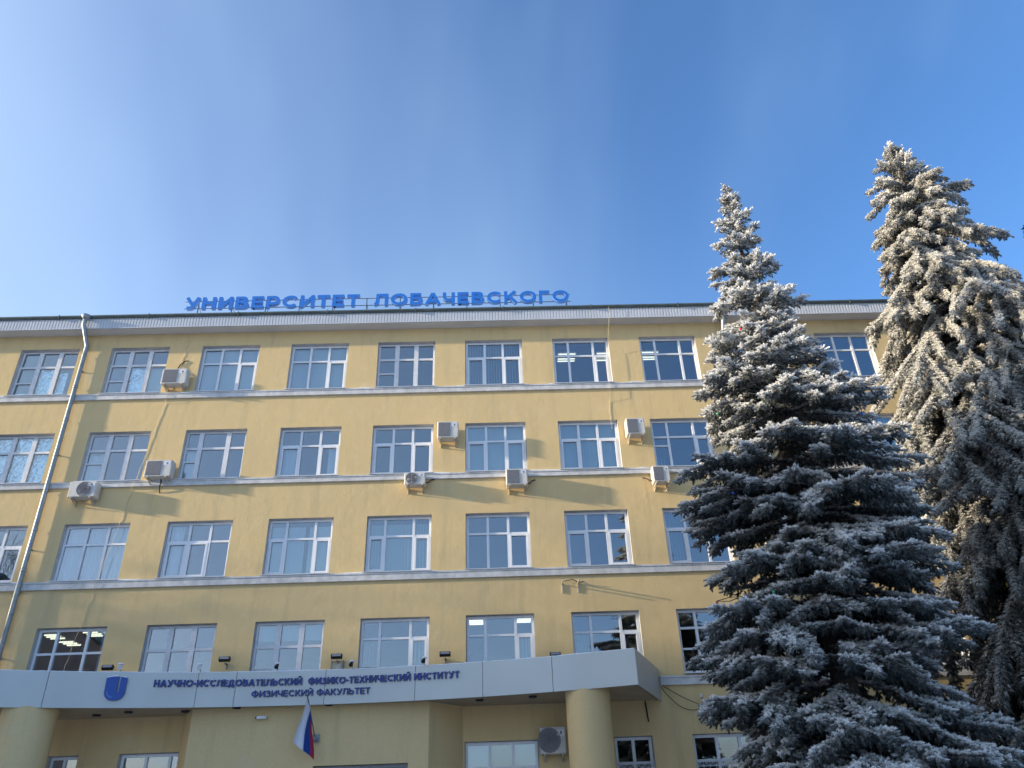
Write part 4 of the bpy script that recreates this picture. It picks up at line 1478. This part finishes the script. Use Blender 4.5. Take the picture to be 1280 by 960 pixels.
def spruce_branch(name, L, style, seed, m):
    r_ = np.random.default_rng(seed)
    org, dirs, lens = [], [], []
    wood = MB()

    Z1 = np.array([0, 0, 1.0])
    outw = []

    def put(o, d, l, f):
        org.append(o)
        dirs.append(d)
        lens.append(l)
        outw.append(f)

    def tail(fn, Lt, rad, t0, main):
        """a plump tail: short twigs with shoots all along a curved axis fn(t)"""
        n_ax = 8
        wood.tube([tuple(fn(k / n_ax)) for k in range(n_ax + 1)], [0.005 + 0.010 * Lt * (1 - k / n_ax) for k in range(n_ax + 1)], 5)
        t = t0
        side = 1
        while t < 0.99:
            o = fn(t)
            tang = fn(min(t + 0.02, 1.0)) - fn(t - 0.02)
            tang /= np.linalg.norm(tang)
            lat = np.cross(Z1, tang)
            nl_ = np.linalg.norm(lat)
            lat = lat / nl_ if nl_ > 1e-4 else np.array([0, 1.0, 0])
            upv = np.cross(tang, lat)
            side = -side
            prof_ = min(1, 0.55 + 1.6 * (t - t0)) * min(1, 0.40 + 1.5 * (1 - t))
            lenf = rad * prof_ * r_.uniform(0.6, 1.2)
            a = math.radians(r_.uniform(40, 68))
            if style == 1:
                ph = math.radians(r_.uniform(-80, 40))
                d0 = tang * math.cos(a) + (lat * side * math.cos(ph) + upv * math.sin(ph)) * math.sin(a)
                sagk = 0.25
                fk = 1.0 + 0.75 * math.sin(ph)            # snow lies on the upper twigs, little hangs below
            else:
                d0 = tang * 0.45 + lat * side * r_.uniform(0.15, 0.8) - Z1 * r_.uniform(0.25, 1.2)
                lenf *= 1.25
                sagk = 0.5
                fk = 0.8
            d0 /= np.linalg.norm(d0)
            f0 = (0.35 + 0.85 * (t if main else 0.35 + 0.65 * t)) * fk
            nb = max(1, int(lenf / 0.055))
            for q in range(nb):
                s_ = (q + 0.5) / nb
                p_ = o + d0 * lenf * s_ - Z1 * sagk * lenf * s_ * s_
                dd = d0 - Z1 * 2 * sagk * s_
                dd /= np.linalg.norm(dd)
                ll = np.cross(dd, upv)
                ln_ = np.linalg.norm(ll)
                ll = ll / ln_ if ln_ > 1e-3 else lat
                sg = 1 if q % 2 else -1
                put(p_, dd * 0.9 + ll * sg * r_.uniform(0.3, 0.8) + r_.normal(0, 0.18, 3) + Z1 * (0.15 if style == 1 else -0.2), r_.uniform(0.085, 0.135), f0)
                if r_.random() < 0.45:
                    put(p_, dd * 0.8 - ll * sg * 0.7 + r_.normal(0, 0.25, 3), r_.uniform(0.08, 0.12), f0)
            put(o + d0 * lenf * 0.8 - Z1 * sagk * lenf * 0.64, d0 - Z1 * sagk * 0.8 + r_.normal(0, 0.12, 3), r_.uniform(0.10, 0.15), f0 + 0.1)
            for q in range(2):
                ph = r_.uniform(0.15, math.pi - 0.15)
                put(o + r_.normal(0, 0.008, 3), tang * 0.85 + (lat * math.cos(ph) + upv * math.sin(ph)) * 0.7, r_.uniform(0.085, 0.13), f0 / fk + 0.75)
            t += 0.034 / Lt * r_.uniform(0.7, 1.3)
        tip = fn(1.0)
        tt = fn(1.0) - fn(0.92)
        tt /= np.linalg.norm(tt)
        for q in range(6):
            put(tip - tt * 0.025 * q, tt + r_.normal(0, 0.42, 3) * (q > 0), 0.15 if q == 0 else r_.uniform(0.09, 0.13), 1.1)

    # main axis
    def axis(t):
        if style == 1:
            z = L * (0.06 * t - 0.24 * t * t + 0.19 * t ** 3) if L > 0.9 else L * 0.05 * t
            return np.array([L * t * (1 - 0.03 * t), L * 0.04 * math.sin(t * 3 + seed), z])
        if L < 1.0:
            return np.array([L * t, L * 0.03 * math.sin(t * 3 + seed), L * (0.02 * t - 0.24 * t * t + 0.24 * t ** 3)])
        return np.array([L * (t - 0.20 * t * t), L * 0.05 * math.sin(t * 3 + seed), L * (0.08 * t - 1.05 * t * t + 0.46 * t ** 3)])

    rad0 = (0.065 + 0.060 * min(L, 1.6)) if style == 1 else (0.075 + 0.070 * min(L, 1.6))
    tail(axis, L, rad0, 0.06 if L > 0.6 else 0.0, True)
    if L > 0.7:                                     # side tails make the fan
        ns = int(1 + 2.0 * L) if style == 1 else int(1 + 1.4 * L)
        for k in range(ns):
            t = 0.26 + 0.52 * (k + r_.uniform(0.1, 0.9)) / ns
            o = axis(t)
            tang = axis(t + 0.02) - axis(t - 0.02)
            tang /= np.linalg.norm(tang)
            lat = np.cross(Z1, tang)
            lat /= np.linalg.norm(lat)
            sd = 1 if k % 2 else -1
            a = math.radians(r_.uniform(30, 52))
            Ls = L * (1 - t) * r_.uniform(0.75, 1.05) + 0.12
            dn = r_.uniform(-0.30, 0.02) if style == 1 else r_.uniform(-0.75, -0.2)
            d0 = tang * math.cos(a) + lat * sd * math.sin(a) + Z1 * dn
            d0 /= np.linalg.norm(d0)
            sg = 0.10 if style == 1 else 0.30
            tail(lambda u, o=o, d0=d0, Ls=Ls, sg=sg: o + d0 * Ls * u - Z1 * Ls * sg * (u * u - 0.55 * u ** 3), Ls, rad0 * 0.8, 0.04, False)
    O, D, Ln = np.array(org), np.array(dirs), np.array(lens)
    n = len(O)
    D, U, W = frames(D, r_.uniform(0, 6.28, n))
    zr = O[:, 2]
    Vs, As = [], []
    pick = r_.integers(0, len(TPL), n)
    shootf = r_.uniform(0.55, 1.25, n)
    outer = np.clip(np.array(outw), 0.25, 1.9)      # rime on the exposed outer shoots; inner shade painted in with it
    for k, (TV, TA) in enumerate(TPL):
        s = pick == k
        if not s.any():
            continue
        o, d, u, w, ln = O[s], D[s], U[s], W[s], Ln[s]
        P = o[:, None, :] + ln[:, None, None] * (TV[None, :, 0:1] * d[:, None, :] + TV[None, :, 1:2] * u[:, None, :] + TV[None, :, 2:3] * w[:, None, :])
        ctr = o + d * ln[:, None] * 0.5
        upn = (P[:, :, 2] - ctr[:, None, 2]) / (0.5 * ln[:, None])           # -1 .. 1: rime and snow settle on upper sides
        A = TA[None, :] * np.maximum(0.16, 0.62 + 1.35 * np.clip(upn, -0.8, 1)) * (shootf * outer)[s][:, None]
        Vs.append(P.reshape(-1, 3))
        As.append(A.reshape(-1))
    V = np.concatenate(Vs)
    A = np.concatenate(As)
    wv = np.array(wood.v)
    nf = len(V) // 3
    me = bpy.data.meshes.new(name)
    allv = np.concatenate([V, wv])
    wf = []
    for f in wood.f:
        wf.append([i + len(V) for i in f])
    loops = np.concatenate([np.arange(len(V)), np.array([i for f in wf for i in f], dtype=np.int64)])
    starts = np.concatenate([np.arange(nf) * 3, len(V) + np.cumsum([0] + [len(f) for f in wf[:-1]])])
    me.vertices.add(len(allv))
    me.vertices.foreach_set('co', allv.astype(np.float32).ravel())
    me.loops.add(len(loops))
    me.loops.foreach_set('vertex_index', loops.astype(np.int32))
    me.polygons.add(len(starts))
    me.polygons.foreach_set('loop_start', starts.astype(np.int32))
    mi = np.zeros(len(starts), np.int32)
    mi[nf:] = 1
    me.materials.append(m)
    me.materials.append(M['bark'])
    me.polygons.foreach_set('material_index', mi)
    at = me.attributes.new('frost_light', 'FLOAT', 'POINT')
    at.data.foreach_set('value', np.concatenate([A, np.full(len(wv), 0.1)]).astype(np.float32))
    me.update(calc_edges=True)
    me.validate()
    return me


LEN1 = [0.30, 0.55, 0.9, 1.35, 1.9, 2.5, 3.3]
PR = {}
for st, mm in ((1, M['needle1']), (2, M['needle2'])):
    for li, Lb in enumerate(LEN1):
        PR[(st, li)] = [spruce_branch('spruce_branch_%d_%d_%d' % (st, li, v), Lb, st, 100 * st + 10 * li + v, mm) for v in range(2 if Lb < 0.8 else 3)]


def interp(tab, z):
    for (za, ra_), (zb_, rb_) in zip(tab, tab[1:]):
        if za >= z >= zb_:
            return ra_ + (rb_ - ra_) * (za - z) / (za - zb_)
    return tab[-1][1]


def spruce(x, y, H, prof, style, label, seed, dz, per, zmin=0.9, frost_light=(1.05, 0.62), zfrost_light=(6.0, 12.0)):
    r_ = random.Random(seed)
    t = thing('spruce_tree', label, 'spruce', (x, y, 0), 'frosted spruces in front of the building')
    mb = MB()
    tp = [(x + 0.04 * math.sin(z * 0.7), y + 0.04 * math.cos(z * 0.9), z) for z in [H * q / 15 for q in range(16)]]
    mb.tube(tp, [0.012 + 0.017 * (H - p[2]) + (0.06 if k == 0 else 0) for k, p in enumerate(tp)], 10)
    mb.build('trunk', M['bark'], t, True)
    prof = [(a_ + H - prof[0][0] + 0.12, b_) for a_, b_ in prof[:-1]] + [(-1, prof[-1][1])]
    z = H - 0.22
    az = r_.uniform(0, 6.28)
    nbr = 0

    def add(z_, az_, ln, pit):
        li = min(range(len(LEN1)), key=lambda k: abs(math.log(LEN1[k] / ln)))
        me = r_.choice(PR[(style, li)])
        b = bpy.data.objects.new('branch', me)
        col.objects.link(b)
        b.parent = t
        b.location = (0, 0, z_)
        b.rotation_euler = Euler((r_.uniform(-0.18, 0.18), -pit, az_))
        s = ln / LEN1[li]
        b.scale = (s, s * r_.uniform(0.9, 1.15) * (1 if r_.random() < 0.5 else -1), s * r_.uniform(0.9, 1.1))
        k = min(1, max(0, (z_ - zfrost_light[0]) / (zfrost_light[1] - zfrost_light[0])))
        f = (frost_light[1] + (frost_light[0] - frost_light[1]) * k) * r_.uniform(0.85, 1.12)  # less frost low down, with sunlit tops and shaded lower boughs painted in
        b.color = (f, f, f, 1)

    add(H - 0.32, 0.3, 0.42, R(86))
    for k in range(4):
        add(H - 0.34 - 0.05 * k, k * 1.6 + 0.4, 0.26, R(48))
    while z > zmin:
        r0 = interp(prof, z)
        h = (H - z) / H
        n = per[0] if h < 0.12 else (per[1] if h < 0.35 else per[2])
        for k in range(n):
            az += 2 * math.pi / n + r_.uniform(-0.22, 0.22)
            ln = max(0.22, 0.93 * r0 * r_.choice([r_.uniform(0.55, 0.85), r_.uniform(0.85, 1.12)]))
            if style == 1:
                pit = R(34) * max(0, 1 - h * 4.5) + R(-6 - 10 * h) + R(r_.uniform(-9, 9))
            else:
                pit = R(30) * max(0, 1 - h * 5) + R(4 - 24 * h) + R(r_.uniform(-10, 10))
                if ln > 0.9:
                    ln *= 1.22
            add(z + r_.uniform(-0.5, 0.5) * dz(h), az, ln, pit)
            nbr += 1
        az += 0.7
        z -= dz(h)
    return t, nbr


P1 = [(15.3, 0.10), (14.6, 0.18), (14.0, 0.42), (13.0, 0.68), (12.0, 0.92), (11.0, 1.25), (10.0, 1.75), (9.0, 2.25), (8.0, 2.45), (6.0, 2.55), (3.0, 2.5), (0, 2.5)]
P2 = [(20.0, 0.10), (19.2, 0.40), (18.5, 0.86), (17.5, 1.38), (16.0, 1.82), (15.0, 2.2), (14.0, 2.6), (13.0, 3.0), (12.0, 3.3), (10.0, 3.5), (8.0, 3.6), (3.0, 3.8), (0, 3.8)]
t1, n1 = spruce(21.9, -8.0, 15.15, P1, 1, 'nearer frosted spruce with layered branches and string lights, right of the canopy', 11,
                lambda h: 0.30 + 0.19 * min(1, h * 2.2) - 0.16 * max(0, h - 0.45), (5, 6, 8), frost_light=(3.6, 1.2), zfrost_light=(7.0, 11.0))
t2, n2 = spruce(28.62, -5.0, 19.85, P2, 2, 'taller frosted spruce with drooping branches behind the nearer one', 23,
                lambda h: 0.25 + 0.24 * min(1, h * 2.2), (5, 6, 7), frost_light=(3.4, 0.95), zfrost_light=(7, 14))
t3, n3 = spruce(34.15, -4.2, 20.0, P2, 2, 'spruce at the right edge of the picture, only branch tips showing', 37,
                lambda h: 0.40 + 0.3 * min(1, h * 2.2), (4, 4, 5), frost_light=(0.7, 0.5))
print('branches', n1, n2, n3)

# string lights wound round the nearer spruce
gl_ = thing('string_lights', 'wire of small coloured bulbs wound round the nearer spruce', 'string lights', (21.9, -8.0, 5.0))
pts, bulbs = [], []
for k in range(260):
    a = -2.6 + k * 0.085
    z = 10.7 - k * 0.026
    r_ = interp(P1, z) * (0.66 + 0.06 * math.sin(k * 0.9) + 0.03 * math.sin(k * 2.3))
    pts.append((21.9 + r_ * math.cos(a), -8.0 + r_ * math.sin(a), z - 0.12 * abs(math.sin(k * 0.45)) + 0.1))
MB().tube(pts, 0.008, 4).build('wire', M['cable'], gl_)
for k in range(3, 258, 13):
    c = pts[k]
    MB().lathe([(0.0, 0.0), (0.022, -0.015), (0.027, -0.04), (0.018, -0.06), (0.0, -0.068)], c, 8).build('bulb', M['bulb_' + ('red', 'green', 'yellow', 'bulbblue')[(k // 13) % 4]], gl_, True)


# ------------------------------------------------------------------ out of view: blocks and left-hand trees added for shade, one mirrored tree
def bare_tree_mesh(H, seed):
    r_ = random.Random(seed)
    trunk, crown = MB(), MB()

    def grow(mb, p, d, L, rad, lev):
        n = 4 if lev < 2 else (3 if lev < 4 else 2)
        pts_, rs = [p], [rad]
        q, dd = Vector(p), Vector(d)
        for k in range(n):
            dd = (dd + Vector((r_.gauss(0, .10), r_.gauss(0, .10), r_.gauss(0.03, .08)))).normalized()
            q = q + dd * (L / n)
            pts_.append(q.copy())
            rs.append(rad * (1 - 0.55 * (k + 1) / n))
        mb.tube(pts_, rs, 6 if lev < 2 else 3, False)
        if lev >= 5:
            return
        kids = (7, 6, 5, 5, 4)[lev]
        for k in range(kids):
            f = (0.35 if lev == 0 else 0.2) + (0.65 if lev == 0 else 0.8) * (k + r_.random()) / kids
            i = min(n - 1, int(f * n))
            o_ = pts_[i].lerp(pts_[i + 1], f * n - i)
            a = R(r_.uniform(25, 58))
            ph = r_.uniform(0, 6.28)
            base = (pts_[i + 1] - pts_[i]).normalized()
            u = base.cross(Vector((0.3, 0.2, 1))).normalized() if abs(base.z) < 0.99 else Vector((1, 0, 0))
            w = base.cross(u)
            nd = (base * math.cos(a) + (u * math.cos(ph) + w * math.sin(ph)) * math.sin(a) + Vector((0, 0, 0.12))).normalized()
            grow(crown, o_, nd, L * r_.uniform(0.42, 0.64), max(0.012, rad * 0.50 * (1 - 0.4 * f)), lev + 1)

    grow(trunk, Vector((0, 0, 0)), Vector((0, 0, 1)), H * 0.62, H * 0.015, 0)
    return trunk.mesh('bare_trunk', M['bark2'], True), crown.mesh('bare_crown', M['bark2'])


BT = [bare_tree_mesh(18.0, s) for s in (3, 5)]
spots = [(-8.0, -2.9, 13.0), (-9.5, -4.8, 14.2), (-8.5, -13.5, 14.5), (-15.5, -36.0, 15.0)]  # first three added for the shade they cast, last one shows in the panes
words = ['added for shade left of the view, closest to the building', 'added for shade left of the view, middle of three', 'added for shade left of the view, farthest of three from the building', 'behind the viewer, alone']
for k, (x, y, h) in enumerate(spots):
    t = thing('bare_tree', 'bare leafless tree ' + words[k], 'tree', (x, y, 0), 'bare trees round the square')
    tm, cm = BT[k % 2]
    t.rotation_euler = (0, 0, k * 1.3)
    t.scale = (h / 18.0,) * 3
    link('trunk', tm, t)
    link('crown', cm, t)



def far_block(x0, x1, y0, y1, h, m, label):  # unseen block, added and sized for where its shadow line falls
    ob = thing('shade_block', label, 'building', ((x0 + x1) / 2, (y0 + y1) / 2, 0), 'unseen blocks added for shade')
    MB().box(x0, x1, y0, y1, 0, h).build('wall', m, ob)
    MB().box(x0 - 0.5, x1 + 0.5, y0 - 0.5, y1 + 0.5, h + 0.001, h + 0.5).build('roof', M['roof'], ob)
    wm = MB().box(0, 1.7, -0.06, 0.03, 0, 1.6).mesh('far_window', M['farglass'])
    for i in range(int((x1 - x0 - 1) / 3.4)):
        for j in range(int((h - 1) / 3.0)):
            o = link('window', wm, ob)
            o.location = (x0 + 1.2 + i * 3.4 - ob.location.x, y1 - ob.location.y, 1.3 + j * 3.0)


far_block(-38, -12.5, -11.2, -6.0, 12.2, M['farwall'], 'unseen low grey rendered block added for shade left of the view, nearest the building')
far_block(-38, -12, -34, -11.8, 14.0, M['brick'], 'unseen pinkish brick block left of the view, added to shade the square')
